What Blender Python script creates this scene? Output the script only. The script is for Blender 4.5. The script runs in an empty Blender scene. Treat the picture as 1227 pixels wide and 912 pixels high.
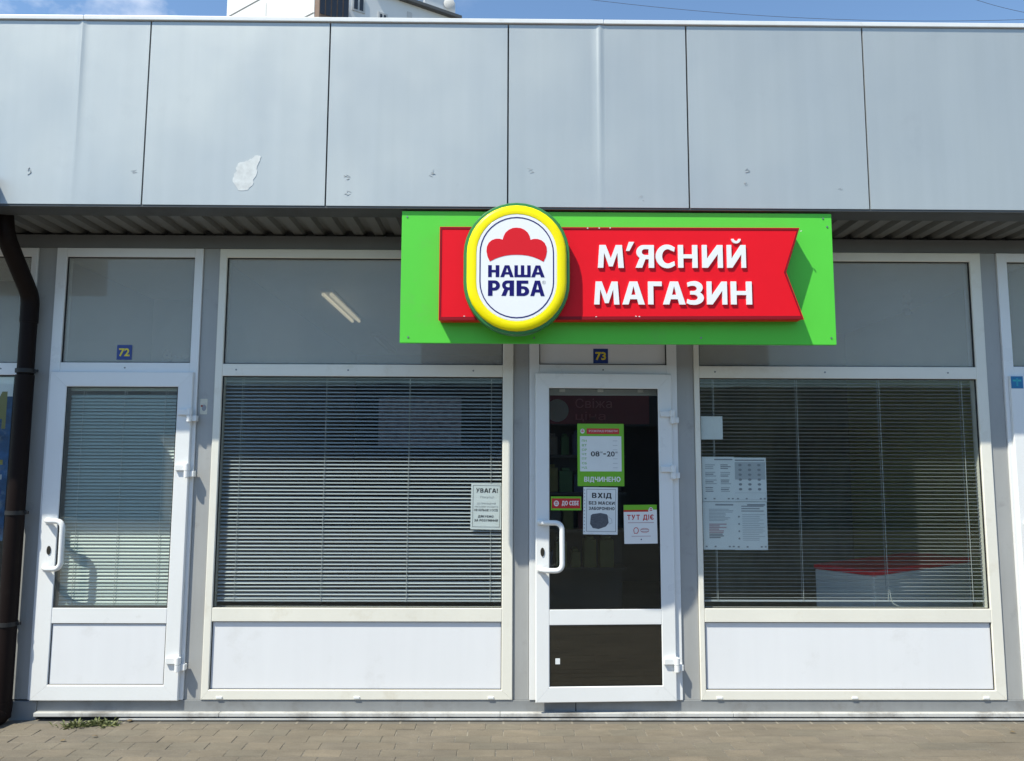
import bpy, bmesh, math, random
from mathutils import Vector, Matrix
from mathutils.geometry import tessellate_polygon
random.seed(7)
SC = bpy.context.scene
COL = SC.collection

# ------------------------------------------------------------------ camera
CAM = Vector((0.0, -4.7, 1.51))
RIGHT = Vector((0.99994746, -0.00967695, 0.00338118))
UP = Vector((-0.00437885, -0.10500899, 0.99446163))
FWD = Vector((0.0092683, 0.99442419, 0.10504584))
cd = bpy.data.cameras.new('camera')
cam = bpy.data.objects.new('camera', cd)
COL.objects.link(cam)
M3 = Matrix((RIGHT, UP, -FWD)).transposed()
cam.matrix_world = Matrix.Translation(CAM) @ M3.to_4x4()
cd.sensor_width = 36.0
cd.lens = 920.0 / 1227.0 * 36.0
cd.clip_start = 0.05
cd.clip_end = 3000
SC.camera = cam

# ------------------------------------------------------------------ sun and sky
SUN_DIR = Vector((-1.22, -1.0, 2.34)).normalized()       # towards the sun
sl = bpy.data.lights.new('sun', 'SUN')
sl.energy = 3.3
sl.angle = math.radians(0.5)
sl.color = (1.0, 0.955, 0.81)
so = bpy.data.objects.new('sun', sl)
COL.objects.link(so)
so.rotation_euler = (-SUN_DIR).to_track_quat('-Z', 'Y').to_euler()
so.location = (-20, -20, 40)

W = bpy.data.worlds.new('World')
SC.world = W
W.use_nodes = True
wn, wl = W.node_tree.nodes, W.node_tree.links
wn.clear()
wo = wn.new('ShaderNodeOutputWorld')
bg = wn.new('ShaderNodeBackground')
bg.inputs['Strength'].default_value = 0.10
sky = wn.new('ShaderNodeTexSky')
sky.sky_type = 'NISHITA'
sky.sun_disc = False
sky.sun_elevation = math.asin(SUN_DIR.z)
sky.sun_rotation = math.atan2(SUN_DIR.x, SUN_DIR.y)
sky.air_density = 1.0
sky.dust_density = 0.1
sky.ozone_density = 3.0
tc = wn.new('ShaderNodeTexCoord')
mp = wn.new('ShaderNodeMapping')
mp.inputs['Location'].default_value = (0.42, 0.1, 0.0)
mp.inputs['Scale'].default_value = (1.0, 1.0, 1.6)
nz = wn.new('ShaderNodeTexNoise')
nz.inputs['Scale'].default_value = 2.6
nz.inputs['Detail'].default_value = 9
nz.inputs['Roughness'].default_value = 0.58
rp = wn.new('ShaderNodeValToRGB')
rp.color_ramp.elements[0].position = 0.56
rp.color_ramp.elements[1].position = 0.72
mx = wn.new('ShaderNodeMix')
mx.data_type = 'RGBA'
mx.inputs[7].default_value = (6.5, 6.7, 7.0, 1)
wl.new(tc.outputs['Generated'], mp.inputs['Vector'])
wl.new(mp.outputs['Vector'], nz.inputs['Vector'])
wl.new(nz.outputs['Fac'], rp.inputs['Fac'])
sx = wn.new('ShaderNodeSeparateXYZ')
mrx = wn.new('ShaderNodeMapRange')
mrx.inputs['From Min'].default_value = 0.02
mrx.inputs['From Max'].default_value = -0.30
mlc = wn.new('ShaderNodeMath')
mlc.operation = 'MULTIPLY'
wl.new(tc.outputs['Generated'], sx.inputs[0])
wl.new(sx.outputs['X'], mrx.inputs['Value'])
wl.new(rp.outputs['Color'], mlc.inputs[0])
wl.new(mrx.outputs[0], mlc.inputs[1])
wl.new(mlc.outputs[0], mx.inputs[0])
tint = wn.new('ShaderNodeMix')
tint.data_type = 'RGBA'
tint.blend_type = 'MULTIPLY'
tint.inputs[0].default_value = 1.0
tint.inputs[7].default_value = (0.97, 1.04, 1.03, 1)
wl.new(sky.outputs['Color'], tint.inputs[6])
wl.new(tint.outputs[2], mx.inputs[6])
wl.new(mx.outputs[2], bg.inputs['Color'])
wl.new(bg.outputs['Background'], wo.inputs['Surface'])

vs = SC.view_settings
vs.view_transform = 'Standard'
vs.look = 'None'
vs.gamma = 1.0
vs.exposure = 1.0
vs.use_curve_mapping = False
SC.render.engine = 'CYCLES'
SC.cycles.use_denoising = True
SC.cycles.max_bounces = 10
SC.cycles.transparent_max_bounces = 24
SC.cycles.sample_clamp_indirect = 6


# ------------------------------------------------------------------ helpers: placing
def ray(u, v):
    return FWD + RIGHT * ((u - 613.5) / 920.0) - UP * ((v - 456.0) / 920.0)


def at(u, v, y=0.0):
    """point of the vertical plane at depth y under a position measured in the photograph"""
    d = ray(u, v)
    return CAM + d * ((y - CAM.y) / d.y)


def at_z(u, v, z):
    d = ray(u, v)
    return CAM + d * ((z - CAM.z) / d.z)


ORG = {}


def link(o, parent=None):
    COL.objects.link(o)
    if parent:
        o.parent = parent
    return o


def obj(name, bm, mat, parent=None, origin=None, smooth=False, weld=False):
    """one mesh object from a bmesh in world coordinates"""
    porg = ORG.get(parent.name, Vector((0, 0, 0))) if parent else Vector((0, 0, 0))
    org = Vector(origin) if origin is not None else porg
    if weld:
        bmesh.ops.remove_doubles(bm, verts=bm.verts, dist=1e-6)
    bmesh.ops.translate(bm, verts=bm.verts, vec=-org)
    bmesh.ops.recalc_face_normals(bm, faces=bm.faces)
    me = bpy.data.meshes.new(name)
    bm.to_mesh(me)
    bm.free()
    if isinstance(mat, (list, tuple)):
        for m in mat:
            me.materials.append(m)
    elif mat:
        me.materials.append(mat)
    if smooth:
        for p in me.polygons:
            p.use_smooth = True
        try:
            me.set_sharp_from_angle(angle=math.radians(38))
        except Exception:
            pass
    o = bpy.data.objects.new(name, me)
    o.location = org - porg
    link(o, parent)
    ORG[o.name] = org
    return o


def tag(o, label=None, cat=None, group=None, kind=None):
    if label:
        o['label'] = label
    if cat:
        o['category'] = cat
    if group:
        o['group'] = group
    if kind:
        o['kind'] = kind
    return o


def thing(name, label, cat, loc=(0, 0, 0), rotz=0.0, group=None):
    o = bpy.data.objects.new(name, None)
    o.empty_display_size = 0.1
    o.location = loc
    o.rotation_euler = (0, 0, rotz)
    link(o)
    ORG[o.name] = Vector(loc)
    return tag(o, label, cat, group)


def box(bm, x0, x1, y0, y1, z0, z1, bev=0.0, rot=None):
    n = bmesh.new()
    vs_ = [n.verts.new((x, y, z)) for x in (x0, x1) for y in (y0, y1) for z in (z0, z1)]
    for f in ((0, 1, 3, 2), (4, 6, 7, 5), (0, 4, 5, 1), (2, 3, 7, 6), (0, 2, 6, 4), (1, 5, 7, 3)):
        n.faces.new([vs_[i] for i in f])
    if bev > 0:
        bmesh.ops.bevel(n, geom=list(n.edges), offset=bev, segments=2, profile=0.6, affect='EDGES')
    if rot is not None:
        c = Vector(((x0 + x1) / 2, (y0 + y1) / 2, (z0 + z1) / 2))
        bmesh.ops.rotate(n, verts=n.verts, cent=c, matrix=rot)
    merge(bm, n)
    return bm


def merge(bm, n):
    me = bpy.data.meshes.new('tmp')
    n.to_mesh(me)
    n.free()
    bm.from_mesh(me)
    bpy.data.meshes.remove(me)


def boxm(*a, **k):
    return box(bmesh.new(), *a, **k)


def prism(bm, loops, y0, y1=None, bev=0.0):
    """polygon with holes in the XZ plane, front face at y0, back at y1 (flat sheet when y1 is None)"""
    ls = [[Vector((p[0], 0, p[1])) for p in lp] for lp in loops]
    tris = tessellate_polygon(ls)
    flat = [p for lp in ls for p in lp]
    n = bmesh.new()
    fr = [n.verts.new((p.x, y0, p.z)) for p in flat]
    for t in tris:
        try:
            n.faces.new([fr[i] for i in t])
        except ValueError:
            pass
    if y1 is not None:
        bk = [n.verts.new((p.x, y1, p.z)) for p in flat]
        for t in tris:
            try:
                n.faces.new([bk[i] for i in reversed(t)])
            except ValueError:
                pass
        k = 0
        for lp in ls:
            m = len(lp)
            for i in range(m):
                a, b = k + i, k + (i + 1) % m
                n.faces.new((fr[a], fr[b], bk[b], bk[a]))
            k += m
    merge(bm, n)
    return bm


def rect(x0, x1, z0, z1):
    return [(x0, z0), (x1, z0), (x1, z1), (x0, z1)]


def mitred(bm, x0, x1, z0, z1, wl_, wr, wt, wb, y0, y1, ch=0.004):
    """rectangular frame of four mitred members with a chamfered front edge and hairline mitre joints"""
    g = 0.0004
    o = [(x0, z0), (x1, z0), (x1, z1), (x0, z1)]
    i = [(x0 + wl_, z0 + wb), (x1 - wr, z0 + wb), (x1 - wr, z1 - wt), (x0 + wl_, z1 - wt)]
    for k in range(4):
        a, b = k, (k + 1) % 4
        hor = k in (0, 2)
        sa, sb = (1, -1)
        def sh(p, s):
            d = (1 if (k == 0 or k == 1) else -1) * g * s
            return (p[0] + (d if hor else 0), p[1] + (0 if hor else d))
        oa, ob, ia, ib = sh(o[a], 1), sh(o[b], -1), sh(i[a], 1), sh(i[b], -1)
        n = bmesh.new()
        cxm = [(ia[0] + ib[0]) / 2 - (oa[0] + ob[0]) / 2, (ia[1] + ib[1]) / 2 - (oa[1] + ob[1]) / 2]
        L = max(1e-6, math.hypot(*cxm))
        ux, uz = cxm[0] / L, cxm[1] / L
        def lerp(p, q, t):
            return (p[0] + (q[0] - p[0]) * t, p[1] + (q[1] - p[1]) * t)
        prof = [(0.0, y1), (0.0, y0 + ch), (ch / L, y0), (1 - ch / L, y0), (1.0, y0 + ch), (1.0, y1)]
        A, B = [], []
        for t, y in prof:
            pa, pb = lerp(oa, ia, t), lerp(ob, ib, t)
            A.append(n.verts.new((pa[0], y, pa[1])))
            B.append(n.verts.new((pb[0], y, pb[1])))
        m = len(prof)
        for q in range(m):
            r = (q + 1) % m
            n.faces.new((A[q], A[r], B[r], B[q]))
        n.faces.new(A)
        n.faces.new(list(reversed(B)))
        merge(bm, n)
    return bm


def tube(bm, pts, r, seg=12, caps=True):
    pts = [Vector(p) for p in pts]
    rings = []
    nrm = None
    for i, p in enumerate(pts):
        t = (pts[min(i + 1, len(pts) - 1)] - pts[max(i - 1, 0)]).normalized()
        if nrm is None:
            nrm = t.orthogonal().normalized()
        else:
            nrm = (nrm - t * nrm.dot(t)).normalized()
        bi = t.cross(nrm)
        rr = r[i] if isinstance(r, (list, tuple)) else r
        rings.append([bm.verts.new(p + (nrm * math.cos(a) + bi * math.sin(a)) * rr)
                      for a in [2 * math.pi * k / seg for k in range(seg)]])
    for a, b in zip(rings, rings[1:]):
        for k in range(seg):
            bm.faces.new((a[k], a[(k + 1) % seg], b[(k + 1) % seg], b[k]))
    if caps:
        bm.faces.new(list(reversed(rings[0])))
        bm.faces.new(rings[-1])
    return bm


def fillet(pts, rad, n=6):
    pts = [Vector(p) for p in pts]
    out = [pts[0]]
    for a, b, c in zip(pts, pts[1:], pts[2:]):
        d1, d2 = (a - b), (c - b)
        r = min(rad, d1.length * 0.49, d2.length * 0.49)
        p, q = b + d1.normalized() * r, b + d2.normalized() * r
        for k in range(n + 1):
            t = k / n
            out.append(p * (1 - t) ** 2 + b * 2 * t * (1 - t) + q * t * t)
    out.append(pts[-1])
    return out


# ------------------------------------------------------------------ helpers: materials
def mat(name, col, rough=0.5, metal=0.0, var=0.0, vscale=(3, 3, 3), bump=0.0, bscale=60.0, spec=0.5,
        streak=0.0, dirt=None, emit=None, coat=0.0, rvar=0.0):
    m = bpy.data.materials.new(name)
    m.use_nodes = True
    nt = m.node_tree
    N, L = nt.nodes, nt.links
    b = N['Principled BSDF']
    b.inputs['Roughness'].default_value = rough
    b.inputs['Metallic'].default_value = metal
    b.inputs['Specular IOR Level'].default_value = spec
    if coat:
        b.inputs['Coat Weight'].default_value = coat
        b.inputs['Coat Roughness'].default_value = 0.12
    c = (*col, 1)
    b.inputs['Base Color'].default_value = c
    geo = N.new('ShaderNodeNewGeometry')
    src = None
    if var or streak or dirt:
        rgb = N.new('ShaderNodeRGB')
        rgb.outputs[0].default_value = c
        src = rgb.outputs[0]
    if var:
        mpn = N.new('ShaderNodeMapping')
        mpn.inputs['Scale'].default_value = vscale
        L.new(geo.outputs['Position'], mpn.inputs['Vector'])
        n = N.new('ShaderNodeTexNoise')
        n.inputs['Scale'].default_value = 1.0
        n.inputs['Detail'].default_value = 6
        n.inputs['Roughness'].default_value = 0.6
        L.new(mpn.outputs[0], n.inputs['Vector'])
        mr = N.new('ShaderNodeMapRange')
        mr.inputs['From Min'].default_value = 0.3
        mr.inputs['From Max'].default_value = 0.7
        mr.inputs['To Min'].default_value = 1 - var
        mr.inputs['To Max'].default_value = 1 + var
        L.new(n.outputs['Fac'], mr.inputs['Value'])
        mul = N.new('ShaderNodeVectorMath')
        mul.operation = 'SCALE'
        L.new(src, mul.inputs[0])
        L.new(mr.outputs[0], mul.inputs['Scale'])
        src = mul.outputs[0]
        if rvar:
            m2 = N.new('ShaderNodeMapRange')
            m2.inputs['From Min'].default_value = 0.3
            m2.inputs['From Max'].default_value = 0.7
            m2.inputs['To Min'].default_value = max(0.02, rough - rvar)
            m2.inputs['To Max'].default_value = min(1, rough + rvar)
            L.new(n.outputs['Fac'], m2.inputs['Value'])
            L.new(m2.outputs[0], b.inputs['Roughness'])
    if streak:
        mpn = N.new('ShaderNodeMapping')
        mpn.inputs['Scale'].default_value = (16, 16, 0.7)
        L.new(geo.outputs['Position'], mpn.inputs['Vector'])
        n = N.new('ShaderNodeTexNoise')
        n.inputs['Scale'].default_value = 1.0
        n.inputs['Detail'].default_value = 5
        L.new(mpn.outputs[0], n.inputs['Vector'])
        mr = N.new('ShaderNodeMapRange')
        mr.inputs['From Min'].default_value = 0.3
        mr.inputs['From Max'].default_value = 0.7
        mr.inputs['To Min'].default_value = 1 - streak
        mr.inputs['To Max'].default_value = 1 + streak
        L.new(n.outputs['Fac'], mr.inputs['Value'])
        mul = N.new('ShaderNodeVectorMath')
        mul.operation = 'SCALE'
        L.new(src, mul.inputs[0])
        L.new(mr.outputs[0], mul.inputs['Scale'])
        src = mul.outputs[0]
    if dirt:
        dcol, lo, hi, dscale, damt = dirt
        n = N.new('ShaderNodeTexNoise')
        n.inputs['Scale'].default_value = dscale
        n.inputs['Detail'].default_value = 8
        n.inputs['Roughness'].default_value = 0.7
        L.new(geo.outputs['Position'], n.inputs['Vector'])
        mr = N.new('ShaderNodeMapRange')
        mr.inputs['From Min'].default_value = lo
        mr.inputs['From Max'].default_value = hi
        mr.inputs['To Max'].default_value = damt
        L.new(n.outputs['Fac'], mr.inputs['Value'])
        mix = N.new('ShaderNodeMix')
        mix.data_type = 'RGBA'
        L.new(mr.outputs[0], mix.inputs[0])
        L.new(src, mix.inputs[6])
        mix.inputs[7].default_value = (*dcol, 1)
        src = mix.outputs[2]
    if src is not None:
        L.new(src, b.inputs['Base Color'])
    if bump:
        n = N.new('ShaderNodeTexNoise')
        n.inputs['Scale'].default_value = bscale
        n.inputs['Detail'].default_value = 4
        L.new(geo.outputs['Position'], n.inputs['Vector'])
        bp = N.new('ShaderNodeBump')
        bp.inputs['Strength'].default_value = bump
        bp.inputs['Distance'].default_value = 0.01
        L.new(n.outputs['Fac'], bp.inputs['Height'])
        L.new(bp.outputs[0], b.inputs['Normal'])
    if emit:
        b.inputs['Emission Color'].default_value = (*emit[0], 1)
        b.inputs['Emission Strength'].default_value = emit[1]
    return m


def glass(name, tint, refl, dust=0.0):
    m = bpy.data.materials.new(name)
    m.use_nodes = True
    N, L = m.node_tree.nodes, m.node_tree.links
    N.clear()
    out = N.new('ShaderNodeOutputMaterial')
    tr = N.new('ShaderNodeBsdfTransparent')
    tr.inputs[0].default_value = (*tint, 1)
    gl = N.new('ShaderNodeBsdfGlossy')
    gl.inputs['Roughness'].default_value = 0.02
    gl.inputs['Color'].default_value = (0.95, 1, 0.98, 1)
    lw = N.new('ShaderNodeLayerWeight')
    lw.inputs['Blend'].default_value = 0.5
    pw = N.new('ShaderNodeMath')
    pw.operation = 'POWER'
    pw.inputs[1].default_value = 5
    ml = N.new('ShaderNodeMath')
    ml.operation = 'MULTIPLY_ADD'
    ml.inputs[1].default_value = 1 - refl
    ml.inputs[2].default_value = refl
    L.new(lw.outputs['Facing'], pw.inputs[0])
    L.new(pw.outputs[0], ml.inputs[0])
    mix = N.new('ShaderNodeMixShader')
    L.new(ml.outputs[0], mix.inputs[0])
    L.new(tr.outputs[0], mix.inputs[1])
    L.new(gl.outputs[0], mix.inputs[2])
    # faint waviness of float glass
    geo = N.new('ShaderNodeNewGeometry')
    n = N.new('ShaderNodeTexNoise')
    n.inputs['Scale'].default_value = 1.6
    L.new(geo.outputs['Position'], n.inputs['Vector'])
    bp = N.new('ShaderNodeBump')
    bp.inputs['Strength'].default_value = 0.05
    bp.inputs['Distance'].default_value = 0.02
    L.new(n.outputs['Fac'], bp.inputs['Height'])
    L.new(bp.outputs[0], gl.inputs['Normal'])
    fin = mix.outputs[0]
    if dust:
        df = N.new('ShaderNodeBsdfDiffuse')
        df.inputs['Color'].default_value = (0.66, 0.655, 0.61, 1)
        nd = N.new('ShaderNodeTexNoise')
        nd.inputs['Scale'].default_value = 2.2
        nd.inputs['Detail'].default_value = 5
        nd.inputs['Roughness'].default_value = 0.55
        L.new(geo.outputs['Position'], nd.inputs['Vector'])
        md = N.new('ShaderNodeMapRange')
        md.inputs['From Min'].default_value = 0.25
        md.inputs['From Max'].default_value = 0.75
        md.inputs['To Min'].default_value = dust * 0.91
        md.inputs['To Max'].default_value = dust * 1.09
        L.new(nd.outputs['Fac'], md.inputs['Value'])
        m3 = N.new('ShaderNodeMixShader')
        L.new(md.outputs[0], m3.inputs[0])
        L.new(fin, m3.inputs[1])
        L.new(df.outputs[0], m3.inputs[2])
        fin = m3.outputs[0]
    L.new(fin, out.inputs[0])
    return m


PVC = mat('white_pvc', (0.78, 0.79, 0.79), 0.32, var=0.03, vscale=(2, 2, 2), dirt=((0.45, 0.42, 0.36), 0.62, 0.8, 9, 0.35), rvar=0.08)
PVCOLD = mat('aged_pvc', (0.77, 0.75, 0.67), 0.38, var=0.05, vscale=(2, 2, 1.2), dirt=((0.48, 0.40, 0.26), 0.55, 0.8, 4, 0.5), rvar=0.08)
PANELW = mat('white_panel', (0.76, 0.77, 0.79), 0.3, var=0.02, vscale=(1, 1, 1), bump=0.02, bscale=2.5, streak=0.012, dirt=((0.50, 0.49, 0.46), 0.58, 0.8, 3.5, 0.35))
GASKET = mat('black_gasket', (0.012, 0.012, 0.013), 0.6)
GREY = mat('grey_paint', (0.35, 0.355, 0.35), 0.42, var=0.06, vscale=(4, 4, 1.5), streak=0.04, dirt=((0.13, 0.125, 0.12), 0.58, 0.75, 5, 0.4), rvar=0.08)
ALU = mat('silver_composite', (0.445, 0.472, 0.475), 0.42, metal=0.35, var=0.03, vscale=(1.6, 1.6, 1.3), streak=0.022,
          dirt=((0.33, 0.34, 0.36), 0.62, 0.82, 2.2, 0.35), bump=0.03, bscale=1.4, rvar=0.06)
ALUCAP = mat('white_coping', (0.72, 0.73, 0.74), 0.35, var=0.05, vscale=(5, 5, 5), dirt=((0.4, 0.38, 0.35), 0.62, 0.75, 12, 0.5))
GREYP = mat('grey_plinth', (0.24, 0.25, 0.255), 0.45, var=0.08, vscale=(4, 4, 6), streak=0.05, dirt=((0.15, 0.14, 0.13), 0.52, 0.72, 6, 0.5))
STEEL = mat('dark_steel', (0.07, 0.073, 0.075), 0.5, var=0.15, vscale=(4, 4, 4))
SOFFIT = mat('grey_sheet', (0.17, 0.172, 0.168), 0.45, metal=0.2, var=0.12, vscale=(3, 1, 3))
RAILW = mat('white_rail', (0.55, 0.55, 0.53), 0.4, var=0.06, vscale=(3, 3, 3), dirt=((0.13, 0.11, 0.09), 0.47, 0.66, 4, 0.7))
PIPE = mat('brown_pipe', (0.010, 0.006, 0.0055), 0.55, spec=0.12, var=0.15, vscale=(6, 6, 3), dirt=((0.025, 0.02, 0.018), 0.55, 0.8, 10, 0.4))
GREEN = mat('green_board', (0.10, 0.60, 0.055), 0.42, spec=0.25, var=0.04, vscale=(2, 2, 2), bump=0.04, bscale=3, dirt=((0.17, 0.40, 0.12), 0.56, 0.8, 3.5, 0.45))
DGREEN = mat('badge_green', (0.035, 0.20, 0.05), 0.3)
RED = mat('red_box', (0.76, 0.008, 0.018), 0.42, spec=0.15, var=0.03, vscale=(3, 3, 3), dirt=((0.5, 0.1, 0.1), 0.66, 0.8, 6, 0.25))
REDEMB = mat('crest_red', (0.66, 0.015, 0.025), 0.4, spec=0.15)
YELLOW = mat('badge_yellow', (0.92, 0.78, 0.0), 0.32, spec=0.25)
WHITE = mat('white_acrylic', (0.82, 0.82, 0.83), 0.25, coat=0.2, var=0.01)
NAVY = mat('navy_print', (0.012, 0.010, 0.13), 0.5, spec=0.1)
BLUEP = mat('blue_plate', (0.012, 0.04, 0.22), 0.35)
YELP = mat('yellow_print', (0.75, 0.60, 0.04), 0.45)
PAPER = mat('paper', (0.74, 0.77, 0.77), 0.7, var=0.03, vscale=(9, 9, 9))
INK = mat('black_ink', (0.03, 0.03, 0.035), 0.6)
GREYINK = mat('grey_ink', (0.28, 0.29, 0.31), 0.7)
PALEINK = mat('pale_ink', (0.45, 0.48, 0.5), 0.7)
PINKINK = mat('pink_ink', (0.50, 0.36, 0.38), 0.7)
GREENP = mat('green_print', (0.16, 0.45, 0.02), 0.4)
REDP = mat('red_print', (0.52, 0.02, 0.02), 0.4)
WHITEP = mat('white_print', (0.78, 0.78, 0.78), 0.4)
MASKG = mat('mask_print', (0.09, 0.10, 0.12), 0.7, var=0.3, vscale=(90, 90, 300))
SLAT = mat('slat_white', (0.46, 0.49, 0.51), 0.35)
SLATG = mat('slat_pale_green', (0.44, 0.52, 0.50), 0.35)
CORD = mat('cord', (0.50, 0.52, 0.50), 0.7)
GLASS = glass('clear_glass', (0.93, 0.95, 0.945), 0.020, 0.0015)
DUSTGLASS = glass('dusty_glass', (0.93, 0.95, 0.94), 0.026, 0.31)
DOORGLASS = glass('hazy_glass', (0.93, 0.955, 0.945), 0.03, 0.06)
DARKGLASS = glass('bronze_glass', (0.42, 0.38, 0.30), 0.075, 0.01)
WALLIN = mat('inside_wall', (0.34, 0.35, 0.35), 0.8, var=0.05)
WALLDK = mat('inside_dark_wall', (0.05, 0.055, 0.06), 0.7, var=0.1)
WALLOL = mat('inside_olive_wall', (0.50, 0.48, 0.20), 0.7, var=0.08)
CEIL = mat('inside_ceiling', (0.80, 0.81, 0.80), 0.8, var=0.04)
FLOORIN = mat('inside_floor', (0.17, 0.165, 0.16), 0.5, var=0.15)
METALKEY = mat('lock_metal', (0.06, 0.055, 0.045), 0.35, metal=0.6)
SCREW = mat('screw_metal', (0.25, 0.25, 0.25), 0.4, metal=0.8)

# ------------------------------------------------------------------ ground
GZ = -0.0032


def ground_mat():
    m = bpy.data.materials.new('paving_sand')
    m.use_nodes = True
    N, L = m.node_tree.nodes, m.node_tree.links
    b = N['Principled BSDF']
    b.inputs['Roughness'].default_value = 0.9
    geo = N.new('ShaderNodeNewGeometry')
    br = N.new('ShaderNodeTexBrick')
    br.inputs['Scale'].default_value = 1.0
    br.inputs['Brick Width'].default_value = 0.2
    br.inputs['Row Height'].default_value = 0.1
    br.inputs['Mortar Size'].default_value = 0.006
    br.inputs['Color1'].default_value = (0.145, 0.133, 0.112, 1)
    br.inputs['Color2'].default_value = (0.115, 0.107, 0.094, 1)
    br.inputs['Mortar'].default_value = (0.22, 0.20, 0.165, 1)
    L.new(geo.outputs['Position'], br.inputs['Vector'])
    n = N.new('ShaderNodeTexNoise')
    n.inputs['Scale'].default_value = 0.7
    n.inputs['Detail'].default_value = 10
    L.new(geo.outputs['Position'], n.inputs['Vector'])
    mr = N.new('ShaderNodeMapRange')
    mr.inputs['From Min'].default_value = 0.3
    mr.inputs['From Max'].default_value = 0.7
    mr.inputs['To Min'].default_value = 0.8
    mr.inputs['To Max'].default_value = 1.15
    L.new(n.outputs['Fac'], mr.inputs['Value'])
    mul = N.new('ShaderNodeVectorMath')
    mul.operation = 'SCALE'
    L.new(br.outputs['Color'], mul.inputs[0])
    L.new(mr.outputs[0], mul.inputs['Scale'])
    L.new(mul.outputs[0], b.inputs['Base Color'])
    return m


def paver_mat():
    m = bpy.data.materials.new('concrete_paver')
    m.use_nodes = True
    N, L = m.node_tree.nodes, m.node_tree.links
    b = N['Principled BSDF']
    b.inputs['Roughness'].default_value = 0.88
    geo = N.new('ShaderNodeNewGeometry')
    oi = N.new('ShaderNodeObjectInfo')
    rp_ = N.new('ShaderNodeValToRGB')
    e = rp_.color_ramp.elements
    e[0].position = 0.0
    e[0].color = (0.146, 0.126, 0.098, 1)
    e[1].position = 1.0
    e[1].color = (0.174, 0.145, 0.106, 1)
    k = e.new(0.45)
    k.color = (0.155, 0.131, 0.097, 1)
    k = e.new(0.62)
    k.color = (0.146, 0.129, 0.099, 1)
    L.new(oi.outputs['Random'], rp_.inputs['Fac'])
    # broad stains, streaks along the wall and fine grit
    def noise(scale, detail, mscale, lo, hi, tmin, tmax, src):
        mpn = N.new('ShaderNodeMapping')
        mpn.inputs['Scale'].default_value = mscale
        L.new(geo.outputs['Position'], mpn.inputs['Vector'])
        n = N.new('ShaderNodeTexNoise')
        n.inputs['Scale'].default_value = scale
        n.inputs['Detail'].default_value = detail
        n.inputs['Roughness'].default_value = 0.65
        L.new(mpn.outputs[0], n.inputs['Vector'])
        mr = N.new('ShaderNodeMapRange')
        mr.inputs['From Min'].default_value = lo
        mr.inputs['From Max'].default_value = hi
        mr.inputs['To Min'].default_value = tmin
        mr.inputs['To Max'].default_value = tmax
        L.new(n.outputs['Fac'], mr.inputs['Value'])
        mul = N.new('ShaderNodeVectorMath')
        mul.operation = 'SCALE'
        L.new(src, mul.inputs[0])
        L.new(mr.outputs[0], mul.inputs['Scale'])
        return mul.outputs[0], n
    s, _ = noise(1.0, 5, (1.3, 3.0, 1), 0.35, 0.65, 0.80, 1.12, rp_.outputs['Color'])
    s, _ = noise(7.0, 6, (1, 3.0, 1), 0.3, 0.7, 0.88, 1.10, s)
    s, n3 = noise(160.0, 3, (1, 1, 1), 0.3, 0.7, 0.80, 1.18, s)
    L.new(s, b.inputs['Base Color'])
    bp = N.new('ShaderNodeBump')
    bp.inputs['Strength'].default_value = 0.5
    bp.inputs['Distance'].default_value = 0.003
    L.new(n3.outputs['Fac'], bp.inputs['Height'])
    L.new(bp.outputs[0], b.inputs['Normal'])
    return m


bm = bmesh.new()
R_ = 400
vv = [bm.verts.new(p) for p in ((-R_, -R_, GZ), (R_, -R_, GZ), (R_, R_, GZ), (-R_, R_, GZ))]
bm.faces.new(vv)
ground = tag(obj('ground', bm, ground_mat()), kind='structure')
PAV = paver_mat()


def paver_bm(wx, wy, jitter):
    b = bmesh.new()
    c = 0.0032
    top = [(-wx, -wy), (wx, -wy), (wx, wy), (-wx, wy)]
    t = [b.verts.new((x - math.copysign(c, x) + random.uniform(-1, 1) * jitter,
                      y - math.copysign(c, y) + random.uniform(-1, 1) * jitter, 0)) for x, y in top]
    mdl = [b.verts.new((x + random.uniform(-1, 1) * jitter, y + random.uniform(-1, 1) * jitter, -0.0028)) for x, y in top]
    lo = [b.verts.new((x, y, -0.03)) for x, y in top]
    b.faces.new(t)
    for A, B in ((t, mdl), (mdl, lo)):
        for i in range(4):
            j = (i + 1) % 4
            b.faces.new((A[j], A[i], B[i], B[j]))
    bmesh.ops.recalc_face_normals(b, faces=b.faces)
    return b


pav_meshes = []
for i in range(7):
    me = bpy.data.meshes.new('paver')
    b = paver_bm(0.0985, 0.0485, 0.0012)
    b.to_mesh(me)
    b.free()
    me.materials.append(PAV)
    pav_meshes.append(me)
offs = [0.0, 0.1, 0.035, 0.125, 0.06, 0.15, 0.02, 0.115, 0.05, 0.14]
rest = bmesh.new()
for r in range(34):
    y = -0.115 - 0.1 * r
    ox = offs[r % 10]
    for k in range(-32, 33):
        x = k * 0.2 + ox
        z = random.uniform(-0.0016, 0.0008)
        rx, ry, rz = [random.gauss(0, 1) * s for s in (0.008, 0.004, 0.006)]
        if r < 10 and -2.95 < x < 2.95:
            o = bpy.data.objects.new('paver', random.choice(pav_meshes))
            o.location = (x, y, z)
            o.rotation_euler = (rx, ry, rz)
            link(o, ground)
        else:
            b = paver_bm(0.0985, 0.0485, 0.001)
            bmesh.ops.translate(b, verts=b.verts, vec=(x, y, z))
            merge(rest, b)
tag(obj('paver_field', rest, PAV, ground), kind='stuff')

# ------------------------------------------------------------------ the shop building
FY = -0.55                                    # face of the fascia
shop = thing('shop_building', 'single storey grey kiosk building with white framed shopfronts and silver fascia', 'building', (0, 0, 0))

JX = [-3.04, -2.02, -1.003, 0.011, 1.0265, 2.038, 3.055]
random.seed(11)


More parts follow.
